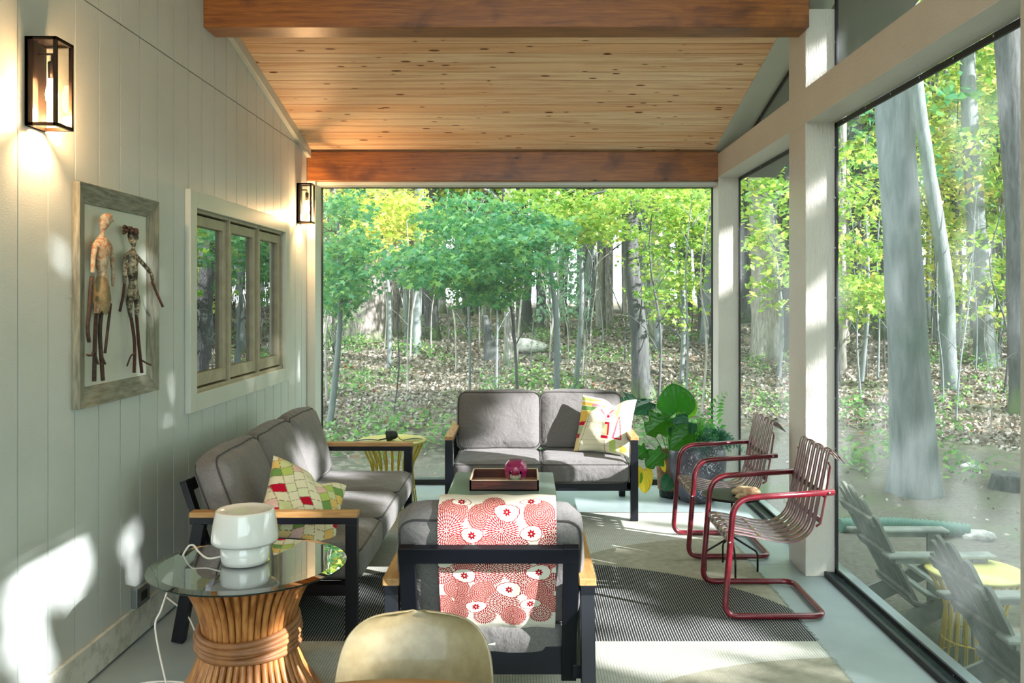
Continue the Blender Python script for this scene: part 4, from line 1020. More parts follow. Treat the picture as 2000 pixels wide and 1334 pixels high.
# ------------------------------------------------------------------ foreground shell chair and table edge
t_ = thing('shell_chair', 'cream fibreglass shell chair at the near dining table', 'chair', (-.27, 2.2, 0))
def shell():
    NU, NV = 28, 40; path = smoothpath([(0, 1.80, .42), (0, 1.83, .455), (0, 1.93, .45), (0, 2.06, .445), (0, 2.15, .47), (0, 2.20, .54), (0, 2.235, .65), (0, 2.262, .74), (0, 2.272, .795)], 5)
    vs = []; NV = len(path)-1
    for i, p in enumerate(path):
        t = i/NV
        if t < .5: hw = .215+.02*math.sin(t*2*PI*.5)
        else: hw = .205-.015*(t-.5)*2
        # superellipse shaping of the top and the front edge
        if t > .70: hw *= max(0, 1-((t-.70)/.3004)**2.6)**(1/2.3)
        if t < .08: hw *= (.8+.2*(t/.08))
        tan = (path[min(i+1, NV)]-path[max(i-1, 0)]).normalized(); nn = Vector((0, -tan.z, tan.y))
        for j in range(NU+1):
            u = -1+2*j/NU; cup = .045*abs(u)**2.4*(.6+.7*math.sin(PI*min(1, t*1.1)))
            vs.append(Vector((-.278+u*hw, p.y, p.z))+nn*cup)
    mb = MB().add(vs, [(i*(NU+1)+j, i*(NU+1)+j+1, (i+1)*(NU+1)+j+1, (i+1)*(NU+1)+j) for i in range(NV) for j in range(NU)], True)
    o = mb.build('seat_shell', M['shell'], t_); sd_ = o.modifiers.new('s', 'SOLIDIFY'); sd_.thickness = .006; o.modifiers.new('b', 'SUBSURF').render_levels = 1
shell()
for sx, sy in ((-1,-1),(1,-1),(-1,1),(1,1)):
    MB().tube([(-.278+sx*.10, 2.0+sy*.09, .435), (-.278+sx*.21, 2.0+sy*.2, .0)], .008, 8).build('leg', M['black'], t_)
t_ = thing('dining_table', 'round wooden dining table whose edge shows at the bottom of the view', 'table', (-.28, 1.42, 0))
MB().lathe([(.001,.705),(.595,.705),(.602,.712),(.602,.724),(.595,.73),(.001,.73)], (-.28,1.42,0), 96, smooth=False).build('tabletop', M['tablewood'], t_)
MB().lathe([(.26,.0),(.26,.015),(.05,.04),(.035,.1),(.035,.66),(.12,.705)], (-.28,1.42,0), 32).build('pedestal', M['black'], t_)

# ------------------------------------------------------------------ potted plants by the far right corner
def big_leaf(base, tip, normal, width, mat, parent, lobes=0, cup=.15, name='leaf', droop=.15, notch=.28):
    base, tip = Vector(base), Vector(tip); d = tip-base; L = d.length; d.normalize(); nn = Vector(normal); nn = (nn-d*nn.dot(d)).normalized(); s_ = d.cross(nn)
    NT_, NS = 22, 12; vs = []
    for i in range(NT_+1):
        t = i/NT_; w_ = math.sin(PI*t**.72)**.62 if 0 < t < 1 else 0
        if lobes: w_ *= 1+.28*math.sin(t*lobes*2*PI+.8)
        for j in range(-NS, NS+1):
            u = j/NS; x = u*w_*width/2; back = -notch*abs(u)**1.3*(1-t)**2.2*L*(1 if w_ > 0 else 0)
            if t < .02: x = 0
            z = cup*abs(u)*w_*width*.5-droop*L*t*t+.022*L*math.sin(abs(u)*20-t*22)*abs(u)+.03*width*math.sin(t*9+j)*abs(u)**3
            vs.append(base+d*(t*L+back)+s_*x+nn*z)
    K = 2*NS+1
    return MB().add(vs, [(i*K+j, i*K+j+1, (i+1)*K+j+1, (i+1)*K+j) for i in range(NT_) for j in range(K-1)], True).build(name, mat, parent)
YP = 6.85
def PP(px, py, y=YP): return P(px, py, y)
bp = thing('potted_plant', 'big leaved green houseplant in a brown wrapped pot between loveseat and planter', 'plant', (1.13, 7.0, 0))
MB().lathe([(.085,0),(.09,.01),(.105,.20),(.108,.215),(.100,.215),(.095,.19),(.001,.185)], (1.17, 7.12, 0), 28).build('pot', M['iron'], bp)
bw = MB().lathe([(.098,.06),(.104,.07),(.112,.22),(.121,.34),(.117,.37),(.110,.36),(.105,.28)], (1.17, 7.12, 0), 28); wrap_ = bw.build('paper_wrap', M['burlap'], bp)
MB().lathe([(.001,.26),(.108,.26)], (1.17,7.12,0), 20).build('soil', M['soil'], bp)
def txt(s, loc, size, parent, rot):
    c = bpy.data.curves.new('lettering', 'FONT'); c.body = s; c.size = size; c.extrude = .0005
    o = bpy.data.objects.new('lettering', c); COL.objects.link(o); o.data.materials.append(M['ink']); 
    dg = bpy.context.evaluated_depsgraph_get(); me = bpy.data.meshes.new_from_object(o.evaluated_get(dg)); bpy.data.objects.remove(o)
    o = link('lettering', me, M['ink'], parent); o.matrix_parent_inverse = WM[bp.name].inverted(); o.location = loc; o.rotation_euler = rot
txt('uald', (1.125, 7.012, .262), .045, wrap_, (PI/2-.06, 0, .1)); txt('Jum', (1.13, 7.015, .225), .045, wrap_, (PI/2-.06, 0, .1))
st = MB(); root = Vector((1.17, 7.10, .26))
def stem(px, py, y=YP, r=.0045, bend=.3): q = PP(px, py, y); mid = (root+q)/2+Vector((0, 0, bend*.3)); st.tube(bez(root, mid, q), r, 6); return q
LV = [ # base px, tip px, normal, width, mat, lobes, y, cup
 ((1322,803),(1314,751),(-.15,-1,.35),.30,'houseleaf',0,6.86,.25),
 ((1335,792),(1356,812),(.1,-1,-.3),.20,'houseleaf_lime',0,6.95,.2),
 ((1268,786),(1221,800),(-.1,-.5,1),.19,'houseleaf_dark',0,6.95,-.2),
 ((1225,775),(1283,806),(.0,-.5,1),.17,'houseleaf_dark',0,7.0,-.2),
 ((1300,822),(1262,845),(-.3,-.9,.5),.22,'houseleaf',2.5,6.85,.3),
 ((1296,838),(1330,826),(.2,-1,.3),.15,'houseleaf',0,6.9,.3),
 ((1345,826),(1312,856),(-.3,-1,.3),.20,'houseleaf_dark',0,6.84,.35),
 ((1345,846),(1308,876),(-.2,-1,.4),.19,'houseleaf',0,6.78,.3),
 ((1292,885),(1262,912),(-.2,-1,.2),.14,'houseleaf',2.5,6.9,.3),
 ((1262,878),(1244,894),(-.2,-1,.2),.13,'houseleaf',2.5,6.95,.3),
 ((1292,900),(1299,922),(.1,-1,.1),.05,'yellowleaf',0,6.9,.3),
 ((1258,918),(1260,964),(.0,-1,.1),.13,'yellowleaf',0,6.9,.25),
 ((1246,925),(1250,944),(-.2,-1,.3),.07,'houseleaf_lime',0,6.9,.3),
]
for b_, t2, nn, wd, mt, lb, yy, cp in LV:
    q = PP(*b_, yy); tp = PP(*t2, yy-.03); mid = (root+q)/2+Vector((0,0,.05)); st.tube(bez(root, mid, q, 8), .004, 6)
    big_leaf(q, tp, nn, wd, M[mt], bp, lb, cp)
st.tube(bez(PP(1255,848,6.95), PP(1270,865,6.95), root, 8), .0025, 5)
st.build('stems', M['fern'], bp)
lf = big_leaf(PP(1310,935,6.98), PP(1296,958,6.93), (0,-1,.6), .13, M['houseleaf_dark'], bp, 0, .2, 'fallen_leaf')
# large glazed planter with ferns
pc = Vector((1.375, 6.98, 0)) if False else Vector((1.36, 6.98, 0))
pl = thing('glazed_planter', 'large speckled grey glazed planter full of ferns in the far right corner', 'planter', (pc.x, pc.y, 0))
MB().lathe([(.12,0),(.135,.01),(.165,.06),(.20,.15),(.222,.26),(.226,.34),(.215,.41),(.205,.44),(.212,.452),(.205,.458),(.192,.45),(.19,.40),(.001,.395)], pc, 48).build('pot', M['pot'], pl)
MB().lathe([(.001,.41),(.188,.41)], pc, 24).build('soil', M['soil'], pl)
def frond(mb, path, wd, nl, seed, curl=0.0):
    path = [Vector(p) for p in path]; pts = smoothpath(path, 6); n_ = len(pts); mb.tube(pts[::2]+[pts[-1]], .0012, 4)
    Ls = [0]
    for a, b in zip(pts[:-1], pts[1:]): Ls.append(Ls[-1]+(b-a).length)
    for k in range(nl):
        t = (k+.8)/(nl+.3); s_ = t*Ls[-1]; i = max(j for j in range(n_-1) if Ls[j] <= s_); p = pts[i]+(pts[i+1]-pts[i])*((s_-Ls[i])/max(1e-6, Ls[i+1]-Ls[i])); d = (pts[i+1]-pts[i]).normalized()
        up = Vector((0,-.6,.8)); side = d.cross(up).normalized(); w_ = wd*math.sin(PI*(t*.85+.12))**.7; lw_ = w_*.16+.002
        for sg in (-1, 1):
            a = side*sg; tip = p+(a*.9+d*.42)*w_-Vector((0,0,curl*w_)); midp = p+(a*.45+d*.3)*w_; mb.add([p, midp+d*lw_, tip, midp-d*lw_], [(0,1,2,3)])
fr1 = MB()
for k in range(120):
    a = random.random()*2*PI; el = random.uniform(.25, 1.4); L = random.uniform(.15, .30); c = pc+Vector((-.07, -.06, .42)); dv = Vector((math.cos(a)*math.cos(el), math.sin(a)*math.cos(el), math.sin(el)))
    frond(fr1, [c, c+dv*L*.6+Vector((0,0,.03)), c+dv*L+Vector((0,0,-.01))], .035, 11, k, .4)
fr1.build('lacy_fern', M['fern'], pl)
fr2 = MB()
for k in range(34):
    a = random.uniform(-PI, PI); el = random.uniform(.05, 1.2); L = random.uniform(.16, .27); c = pc+Vector((.10, -.08, .42)); dv = Vector((math.cos(a)*math.cos(el), math.sin(a)*math.cos(el), math.sin(el)))
    frond(fr2, [c, c+dv*L*.6+Vector((0,0,.04)), c+dv*L+Vector((0,0,-.05))], .055, 9, k, .2)
fr2.build('blue_fern', M['fern_dark'], pl)
fr3 = MB(); frond(fr3, [pc+Vector((.03,0,.42)), PP(1402,850,7.0), PP(1396,815,7.0), PP(1402,785,6.98), PP(1420,766,6.95)], .085, 15, 3, .1)
frond(fr3, [pc+Vector((0,0,.42)), PP(1380,840,7.0), PP(1362,808,7.0), PP(1352,790,7.02)], .06, 10, 3, .1)
fr3.build('sword_fern_frond', M['fern'], pl)

# ------------------------------------------------------------------ ground outside
def gz(x, y):
    d = np.hypot(x, y); b = -.43+.05*np.clip(d-9, 0, 26)+.004*np.clip(d-35, 0, 60)
    f = np.clip((d-9)/8, 0, 1)
    return b+(.09*np.sin(x*.9+1.3*np.sin(y*.5))+.07*np.sin(y*1.1+x*.35))*(.15+.85*f)
gx = np.concatenate([np.linspace(-45, -8, 38), np.linspace(-7.8, 18, 170), np.linspace(19, 60, 40)]); gy = np.concatenate([np.linspace(-30, -3, 24), np.linspace(-2.8, 30, 200), np.linspace(31, 90, 40)])
GX, GY = np.meshgrid(gx, gy); GZ = gz(GX, GY)+RNG.normal(0, .012, GX.shape)
idx = np.arange(GX.size).reshape(GX.shape); 
struct(link('floor_outdoor', np_mesh('forest_floor', np.stack([GX, GY, GZ], -1), np.stack([idx[:-1,:-1], idx[:-1,1:], idx[1:,1:], idx[1:,:-1]], -1).reshape(-1, 4), True), M['ground']))
bpy.data.objects['floor_outdoor'].name = 'ground'
def gpt(px, py):
    Y = 10.0
    for _ in range(60):
        X = (px-CX)*Y/F; Y = Y*.5+.5*(H-float(gz(X, Y)))*F/max(6, (py-CY))
        Y = min(Y, 70)
    return Vector(((px-CX)*Y/F, Y, float(gz((px-CX)*Y/F, Y))))

# ------------------------------------------------------------------ leaves
def star(k=5):
    out = []
    for i in range(2*k):
        a = PI/2+PI*i/k; r = (.5, .62, .45, .5, .62)[(i//2) % 5]*(1 if i % 2 == 0 else .5)
        out.append((r*math.cos(a), r*math.sin(a)))
    return np.array(out)
STAR = star(); QUAD = np.array([(0,-.5),(.33,.02),(0,.55),(-.33,.02)])
def leaf_mesh(name, C, size, flat=.55, poly=QUAD, rng=RNG):
    n = len(C); nz = rng.normal(0, 1, (n, 3))*(1-flat); nz[:, 2] += flat*1.4; nz /= np.linalg.norm(nz, axis=1)[:, None]
    ref = rng.normal(0, 1, (n, 3)); u = np.cross(nz, ref); u /= np.linalg.norm(u, axis=1)[:, None]; v = np.cross(nz, u)
    sz = (np.asarray(size)*rng.uniform(.65, 1.3, n))[:, None, None]; k = len(poly)
    V = C[:, None, :]+(u[:, None, :]*poly[None, :, 0, None]+v[:, None, :]*poly[None, :, 1, None])*sz
    V[:, :, 2] -= (np.hypot(poly[:, 0], poly[:, 1])**2)[None, :]*sz[:, :, 0]*.35
    return np_mesh(name, V.reshape(-1, 3), np.arange(n*k).reshape(n, k))
def sprays(centers, rad, per, rng=RNG, thick=.10):
    """flat layered twigs: per leaves around each centre"""
    C = np.repeat(np.asarray(centers, float), per, 0); n = len(C)
    a = rng.uniform(0, 2*np.pi, n); r = np.sqrt(rng.uniform(0, 1, n))*rad*np.repeat(rng.uniform(.6, 1.2, len(centers)), per)
    tx = np.repeat(rng.normal(0, .22, len(centers)), per); ty = np.repeat(rng.normal(0, .22, len(centers)), per)
    dx, dy = r*np.cos(a), r*np.sin(a)
    return C+np.stack([dx, dy, tx*dx+ty*dy-.12*r+rng.normal(0, thick*rad, n)], -1)
def trunk_mb(pts, rad, n=12, rough=.06, flare=0, seed=0):
    pts = smoothpath(pts, 5); m_ = len(pts); L = [0]
    for a, b in zip(pts[:-1], pts[1:]): L.append(L[-1]+(b-a).length)
    rs = []
    for l in L:
        t = l/L[-1]; i = t*(len(rad)-1); j = int(min(i, len(rad)-2)); rs.append(rad[j]+(rad[j+1]-rad[j])*(i-j))
    mb = MB().tube(pts, rs, n); 
    for i in range(len(mb.v)):
        v = Vector(mb.v[i]); ring = min(i//n, m_-1); c = pts[ring]; d = v-c; a = math.atan2(d.y, d.x)
        k = 1+rough*noise.noise(Vector((math.cos(a)*2+seed, math.sin(a)*2, v.z*1.5)))*2
        if flare: k += flare*math.exp(-L[ring]/(rs[0]*1.6))*(1+.6*math.sin(a*4+seed)+.3*math.sin(a*7+seed*2))
        mb.v[i] = tuple(c+d*k)
    return mb
def branch(mb, p, q, r, seed, sub=3):
    p, q = Vector(p), Vector(q); mid = (p+q)/2+Vector((0, 0, (q-p).length*.12)); pts = bez(p, mid, q, 6); mb.tube(pts, [r*(1-.8*i/6) for i in range(7)], 6)
    for k in range(sub):
        c = pts[2+k % 4]; e = c+(q-p)*.35+Vector((random.uniform(-1,1), random.uniform(-1,1), random.uniform(-.3,.5)))*(q-p).length*.25; mb.tube([c, (c+e)/2+Vector((0,0,.05)), e], [r*.35, r*.22, r*.08], 4)
def tree_px(name, label, cat, pxs, widths, mat, flare=0, rough=.05, group=None, top=None, base=None):
    """trunk standing where its foot shows in the photo, leaning as it leans there"""
    b = base if base is not None else gpt(*pxs[0]); Y = b.y
    pts = [b-Vector((0,0,.06))]+[P(px, py, Y) for px, py in pxs[1:]]
    if top: pts.append(pts[-1]+Vector(top))
    rad = [w_*Y/F/2 for w_ in widths]+([widths[-1]*Y/F/2*.6] if top else [])
    r = thing(name, label, cat, (b.x, b.y, b.z), group)
    trunk_mb(pts, [rad[0]]+rad, 14, rough, flare, seed=len(label)).build('trunk', mat, r); return r, b
def foliage_px(parent, regions, Y0, Y1, n_sp, rad, per, size, mat, poly=QUAD, flat=.55, name='foliage'):
    cs = []
    while len(cs) < n_sp:
        x0, x1, y0, y1 = random.choice(regions); px, py, Y = random.uniform(x0, x1), random.uniform(y0, y1), random.uniform(Y0, Y1)
        cx, cy = (x0+x1)/2, (y0+y1)/2
        if ((px-cx)/((x1-x0)/2))**2+((py-cy)/((y1-y0)/2))**2 > 1: continue
        cs.append(tuple(P(px, py, Y)))
    C = sprays(cs, rad, per); o = link(name, leaf_mesh(name, C, size, flat, poly), mat, parent)
    return cs
def twigs(parent, base, cs, k, r=.02):
    mb = MB()
    for c in random.sample(cs, min(k, len(cs))):
        c = Vector(c); b = Vector((base.x+(c.x-base.x)*.1, base.y+(c.y-base.y)*.1, base.z+(c.z-base.z)*.75)); branch(mb, b, c, r*.8, 0, 2)
    mb.build('branch', M['bark_dark'], parent)

# --- trees seen through the far screen
t, b = tree_px('tree', 'tall dark grey tree leaning left just beyond the far screen, right of the loveseat', 'tree',
    [(1259,778),(1252,740),(1249,660),(1242,600),(1236,540),(1230,450),(1231,356)], [34,31,31,32,30,29,27], M['bark_dark'], .7, top=(-.2,.3,4))
t, b = tree_px('tree', 'thick ridged oak with mossy flared foot, largest trunk on the left beyond the far screen', 'tree',
    [(708,664),(712,630),(722,580),(738,520),(755,450)], [66,56,48,42,36], M['bark_oak'], .55, top=(.8,0,6))
tree_px('tree', 'second thick leaning oak just right of the largest mossy oak on the left', 'tree', [(763,643),(762,610),(770,570),(782,500)], [36,32,29,26], M['bark_oak'], .4, top=(1,0,6))
tree_px('tree', 'slender straight grey young tree beside the two leaning oaks', 'tree', [(796,686),(796,640),(792,560),(789,450),(786,356)], [12,11,10,9,9], M['bark_beech'], .2, top=(0,0,3))
tree_px('tree', 'dark mossy footed trunk in the middle of the far view, behind the broken snag', 'tree', [(1016,648),(1017,600),(1020,540),(1022,450)], [38,32,30,27], M['bark_dark'], .6, top=(0,0,6))
tree_px('tree', 'pale leaning trunk at the far left edge of the far screen', 'tree', [(645,645),(658,600),(672,570),(700,520)], [17,15,13,11], M['bark_pale'], .1, top=(1.5,0,4))
tree_px('tree', 'grey stem leaning right, first of the close clump right of centre', 'tree', [(1136,652),(1142,590),(1150,520),(1158,450)], [13,12,11,10], M['bark_beech'], .1, top=(.4,0,6))
tree_px('tree', 'slim grey stem leaning right inside the close clump right of centre', 'tree', [(1148,650),(1158,580),(1166,500),(1176,440)], [9,8,8,7], M['bark_beech'], .1, top=(.4,0,6))
tree_px('tree', 'pale sunlit trunk standing behind the leaning clump right of centre', 'tree', [(1172,640),(1171,580),(1173,500),(1172,420)], [16,15,14,13], M['bark_pale'], .2, top=(0,0,6))
tree_px('tree', 'brown trunk between the leaning clump and the tall dark grey tree', 'tree', [(1190,642),(1189,560),(1190,470)], [15,14,13], M['bark_oak'], .1, top=(0,0,6))
tree_px('tree', 'big twin looking trunk at the right end of the far screen', 'tree', [(1381,652),(1378,600),(1370,520),(1362,430),(1358,356)], [30,26,24,22,20], M['bark_dark'], .4, top=(-.3,0,5))
tree_px('tree', 'thinner trunk close behind the big one at the right end of the far screen', 'tree', [(1394,650),(1390,560),(1384,450),(1380,360)], [16,15,14,13], M['bark_pale'], .3, top=(0,0,5))
tree_px('tree', 'medium brown trunk left of the mossy middle trunk, deeper in the forest', 'tree', [(948,622),(949,560),(946,470)], [17,16,14], M['bark_oak'], .1, top=(0,0,6))
tree_px('tree', 'dark medium trunk deep in the forest right of the mossy middle trunk', 'tree', [(1056,640),(1057,560),(1055,480)], [14,13,12], M['bark_dark'], .1, top=(0,0,6))
t, b = tree_px('broken_snag', 'short broken mossy stump snag standing alone in the middle of the far view', 'snag', [(962,704),(957,670),(951,640),(946,616)], [26,21,20,10], M['bark_dark'], .5, rough=.14)
b2 = gpt(985, 690); c2 = gpt(1068, 690)
lg = MB(); lg = trunk_mb([b2+Vector((0,0,.12)), (b2+c2)/2+Vector((0,0,.20)), c2+Vector((0,0,.14))], [.10,.2,.17,.08], 10, .3)
tag(lg.build('fallen_log', M['rock']), 'pale lichen covered fallen log lying beside the broken snag', 'log')
b2 = gpt(1268, 690); c2 = gpt(1375, 712); mb = MB(); branch(mb, b2+Vector((0,0,.9)), c2+Vector((0,0,.1)), .04, 1, 5)
tag(mb.build('fallen_branch', M['bark_dark']), 'dark fallen branch sloping down right of the tall dark grey tree', 'branch')
# --- trees seen through the right screens
t, b = tree_px('tree', 'big smooth grey beech nearest the right screen, behind the garden chairs', 'tree',
    [(1788,962),(1785,880),(1778,760),(1772,640),(1764,500),(1755,350),(1745,200),(1732,40)], [80,74,70,69,70,69,66,62], M['bark_beech'], .3, rough=.04, top=(-.1,.1,3))
tree_px('tree', 'curving slim grey trunk just right of the big beech', 'tree', [(1857,758),(1851,680),(1848,560),(1832,440),(1812,320),(1795,200),(1785,90)], [30,27,25,25,24,22,20], M['bark_beech'], .4, top=(-.2,0,4))
tree_px('tree', 'straight olive grey trunk third from the left in the right screen', 'tree', [(1928,716),(1920,620),(1912,500),(1903,380),(1895,250),(1890,120)], [38,34,31,29,27,25], M['bark_beech'], .35, top=(0,0,4))
tree_px('tree', 'thick rough grey trunk cut by the right edge of the photo', 'tree', [(2010,805),(2003,700),(1996,560),(1990,400),(1980,250),(1968,80)], [60,52,50,48,44,42], M['bark_dark'], .4, top=(-.2,0,3))
tree_px('tree', 'dark trunk with spreading roots seen left of the big beech', 'tree', [(1722,655),(1722,600),(1716,480),(1712,350),(1708,240)], [40,28,24,22,20], M['bark_dark'], .9, top=(0,0,4))
tree_px('tree', 'thin dark sapling trunk between the curving trunk and the straight olive trunk', 'tree', [(1900,650),(1893,520),(1888,380),(1880,220)], [8,7,7,6], M['bark_dark'], 0, top=(0,0,3))
tree_px('tree', 'brown trunk deep in the forest near the right edge of the photo', 'tree', [(1966,645),(1964,560),(1962,420),(1958,300)], [24,21,20,19], M['bark_oak'], .3, top=(0,0,4))
tree_px('tree', 'thin trunk standing left of the dark rooted tree in the right screen', 'tree', [(1694,640),(1692,560),(1690,420),(1688,300)], [12,11,10,9], M['bark_pale'], .1, top=(0,0,4))
tree_px('tree', 'big pale trunk rising steeply beyond the upper screen next to the near post', 'tree', [(1655,640),(1652,520),(1650,330),(1656,150),(1680,20),(1705,-120)], [22,22,26,50,56,56], M['bark_beech'], .2, top=(.6,0,3))
tree_px('tree', 'bright grey trunk filling the narrow screen between the corner and the near post', 'tree', [(1497,700),(1494,600),(1490,500),(1486,400),(1480,260)], [52,46,44,42,40], M['bark_pale'], .3, top=(-.2,0,4))
tree_px('tree', 'dark slim trunk at the right of the narrow screen by the near post', 'tree', [(1545,690),(1543,600),(1540,480),(1536,340)], [22,20,19,18], M['bark_dark'], .3, top=(0,0,4))
bs = gpt(1975, 952); sm = trunk_mb([bs-Vector((0,0,.1)), bs+Vector((0,0,.14))], [.2,.17,.15], 14, .12, .3)
tag(sm.build('tree_stump', M['bark_dark']), 'low dark tree stump at the right edge of the photo beyond the pipe', 'stump')

# --- understory maples with layered leaves
def maple(label, stem, regions, Y0, Y1, nsp, rad, per, size, mat, poly=STAR, tw=12):
    Y = (Y0+Y1)/2; bx = P(stem[0], 600, Y); bz = float(gz(bx.x, Y)); b = Vector((bx.x, Y, bz)); r = thing('understory_maple', label, 'small tree', tuple(b))
    top = P(stem[1], stem[2], Y); trunk_mb([b-Vector((0,0,.2)), (b+top)/2+Vector((.1,0,0)), top], [.05,.04,.02], 8, .03).build('trunk', M['bark_beech'], r)
    cs = foliage_px(r, regions, Y0, Y1, nsp, rad, per, size, mat, poly); twigs(r, top, cs, tw)
maple('broad blue green maple spreading its low branches across the middle of the far screen', (1085,1060,420), [(830,1120,380,470),(800,1060,440,560),(900,1110,420,540),(870,1010,520,590),(780,900,480,545)], 11, 14.5, 150, .42, 62, .092, M['leaves_teal'])
maple('green maple foliage at the left end of the far screen', (640,660,430), [(625,740,380,500),(628,720,470,560),(625,690,530,610)], 11, 14, 62, .42, 58, .09, M['leaves_teal'])
maple('yellow green maple crown at the upper left of the far screen', (760,740,420), [(635,830,350,440),(700,860,380,480),(640,780,420,500)], 17, 21, 85, .6, 46, .115, M['leaves_yellow'])
maple('fresh green maple with layered sprays right of the tall dark grey tree', (1330,1320,470), [(1245,1400,440,560),(1250,1360,520,620),(1280,1400,370,460)], 15, 19, 85, .5, 40, .10, M['leaves_green'])
maple('green maple crown along the top of the far screen right of centre', (1120,1130,400), [(1010,1240,350,420),(1060,1230,390,470),(1230,1400,350,420)], 13, 17, 80, .5, 48, .10, M['leaves_green'])
maple('soft green maple behind the big beech on the left of the right screen', (1680,1690,420), [(1640,1760,260,420),(1640,1740,400,560),(1650,1720,540,620)], 14, 18, 70, .6, 40, .11, M['leaves_green'])
maple('bright yellow green maple right of the curving slim trunk', (1870,1870,400), [(1790,1900,150,330),(1800,1920,320,470),(1810,1900,450,600)], 18, 24, 90, .7, 30, .17, M['leaves_yellow'], QUAD)
maple('green leafy maple at the right edge of the photo', (1950,1950,400), [(1900,2020,180,360),(1900,2020,350,520),(1880,2010,500,640)], 17, 23, 80, .7, 28, .17, M['leaves_green'], QUAD)
maple('green maple seen through the narrow screen by the corner post', (1520,1515,500), [(1440,1570,330,460),(1480,1570,430,600)], 15, 20, 45, .6, 24, .15, M['leaves_green'], QUAD)
# soft pine sapling
bp_ = gpt(1105, 660); pr = thing('pine_sapling', 'pale soft needled young pine in the middle distance right of centre', 'small tree', tuple(bp_))
trunk_mb([bp_, bp_+Vector((0,0,3.0))], [.04,.02], 6, 0).build('trunk', M['bark_dark'], pr)
C = []
for k in range(900):
    t = random.random(); a = random.uniform(0, 2*PI); rr = (1-t*.8)*1.0*random.random()**.5; C.append((bp_.x+rr*math.cos(a), bp_.y+rr*math.sin(a), bp_.z+.6+2.6*t-.15*rr))
link('needles', leaf_mesh('needles', np.array(C), .16, .2), M['needle'], pr)

# --- background forest: prototypes, then copies
def crown_proto(name, seed, n_sp, R, Hh, mat):
    rng = np.random.default_rng(seed); th = rng.uniform(0, 2*np.pi, n_sp); r = R*np.sqrt(rng.uniform(0.02, 1, n_sp)); z = rng.uniform(0, Hh, n_sp); k = np.sqrt(np.clip(1-((z-Hh*.4)/(Hh*.62))**2, .05, 1))
    cs = np.stack([r*k*np.cos(th), r*k*np.sin(th), z], -1); return leaf_mesh(name, sprays(cs, .75, 20, rng, .16), .24, .5, QUAD, rng)
crowns = [crown_proto('foliage', 100+i, 95, 3.0, 9.0, None) for i in range(4)]
cmats = [M['leaves_green'], M['leaves_yellow'], M['leaves_green'], M['leaves_teal']]
for me, mt in zip(crowns, cmats): me.materials.append(mt)
tmesh = []
for i in range(5):
    mb = trunk_mb([Vector((0,0,-.3)), Vector((random.uniform(-.2,.2),0,5)), Vector((random.uniform(-.5,.5),random.uniform(-.4,.4),11)), Vector((random.uniform(-.6,.6),0,17))], [1,.86,.7,.45], 9, .06, .35, i)
    # unit radius about its own axis: scale at placing
    pts = mb.v; me = bpy.data.meshes.new('trunk'); me.from_pydata(pts, [], mb.f); tmesh.append(me)
def slender(i):
    rad = (.07, .11, .16, .09, .2)[i]; mb = trunk_mb([Vector((0,0,-.3)), Vector((random.uniform(-.25,.25),0,5)), Vector((random.uniform(-.5,.5),random.uniform(-.4,.4),11)), Vector((random.uniform(-.6,.6),0,17))], [rad, rad*.86, rad*.7, rad*.45], 9, .05, .4, i)
    for k in range(5):
        a = random.uniform(0, 2*PI); z = random.uniform(3, 9); branch(mb, (0,0,z), (math.cos(a)*1.6, math.sin(a)*1.6, z+.8), rad*.3, k, 2)
    r = thing('forest_tree', 'x', 'tree', (0,0,0), world=False)
    mb.build('trunk', (M['bark_dark'], M['bark_beech'], M['bark_oak'], M['bark_pale'], M['bark_dark'])[i], r); return r
protos = []
for i in range(5):
    r = slender(i); protos.append(r)
    if i == 0: continue
    o = bpy.data.objects.new('foliage', crowns[i % 4]); COL.objects.link(o); o.parent = r; o.location = (0, 0, (3.4, 4.6, 5.2, 4.2, 6.0)[i])
placed = []; used = set()
def lab(x, y, i):
    d = math.hypot(x, y); far = y > 0 and x/y < .21 and x/y > -.26
    where = 'beyond the far screen' if far else 'beyond the right screens'
    dist = 'deep in the forest' if d > 34 else 'in the middle distance'
    if x > 0 and (y <= 0 or x/y > .62): where = 'added right of view for shade and reflections'
    kind = ('slim dark', 'grey', 'brown', 'slim pale', 'thick dark')[i]
    return '%s forest tree %s %s' % (kind, dist, where), 'forest trees %s %s' % (dist, where)
rr = random.Random(21); cnt = 0; tries = 0
while cnt < 250 and tries < 9000:
    tries += 1
    sun_side = cnt >= 232  # last trees are added out of view, sunward, to shade the forest
    d = 19+40*rr.random()**.65; slope = rr.uniform(-.27, .62) if rr.random() < .93 else rr.uniform(.62, .9)
    y = d/math.hypot(1, slope); x = slope*y
    if sun_side: d = rr.uniform(12, 40); an = math.radians(rr.uniform(-75, 48)); x, y = d*math.cos(an), 4+d*math.sin(an)
    if sun_side and (x < 6 or (y > 0 and x/y < .62) or abs(-math.sin(.541)*x-math.cos(.541)*(y-4)) < 11): continue
    if any((x-a)**2+(y-b)**2 < .9 for a, b in placed): continue
    i = rr.choice([0, 0, 1, 1, 2, 3, 3, 4]); 
    if d < 24 and i == 4: continue
    placed.append((x, y)); pr_ = protos[i]
    if pr_.name not in used: c = pr_; used.add(pr_.name)
    else: c = copy_tree(pr_)
    c.location = (x, y, float(gz(x, y))); c.rotation_euler = (0, 0, rr.uniform(0, 6.28)); s_ = rr.uniform(.8, 1.15); c.scale = (s_, s_, s_)
    lb, gp = lab(x, y, i); c['label'] = lb; c['group'] = gp; cnt += 1
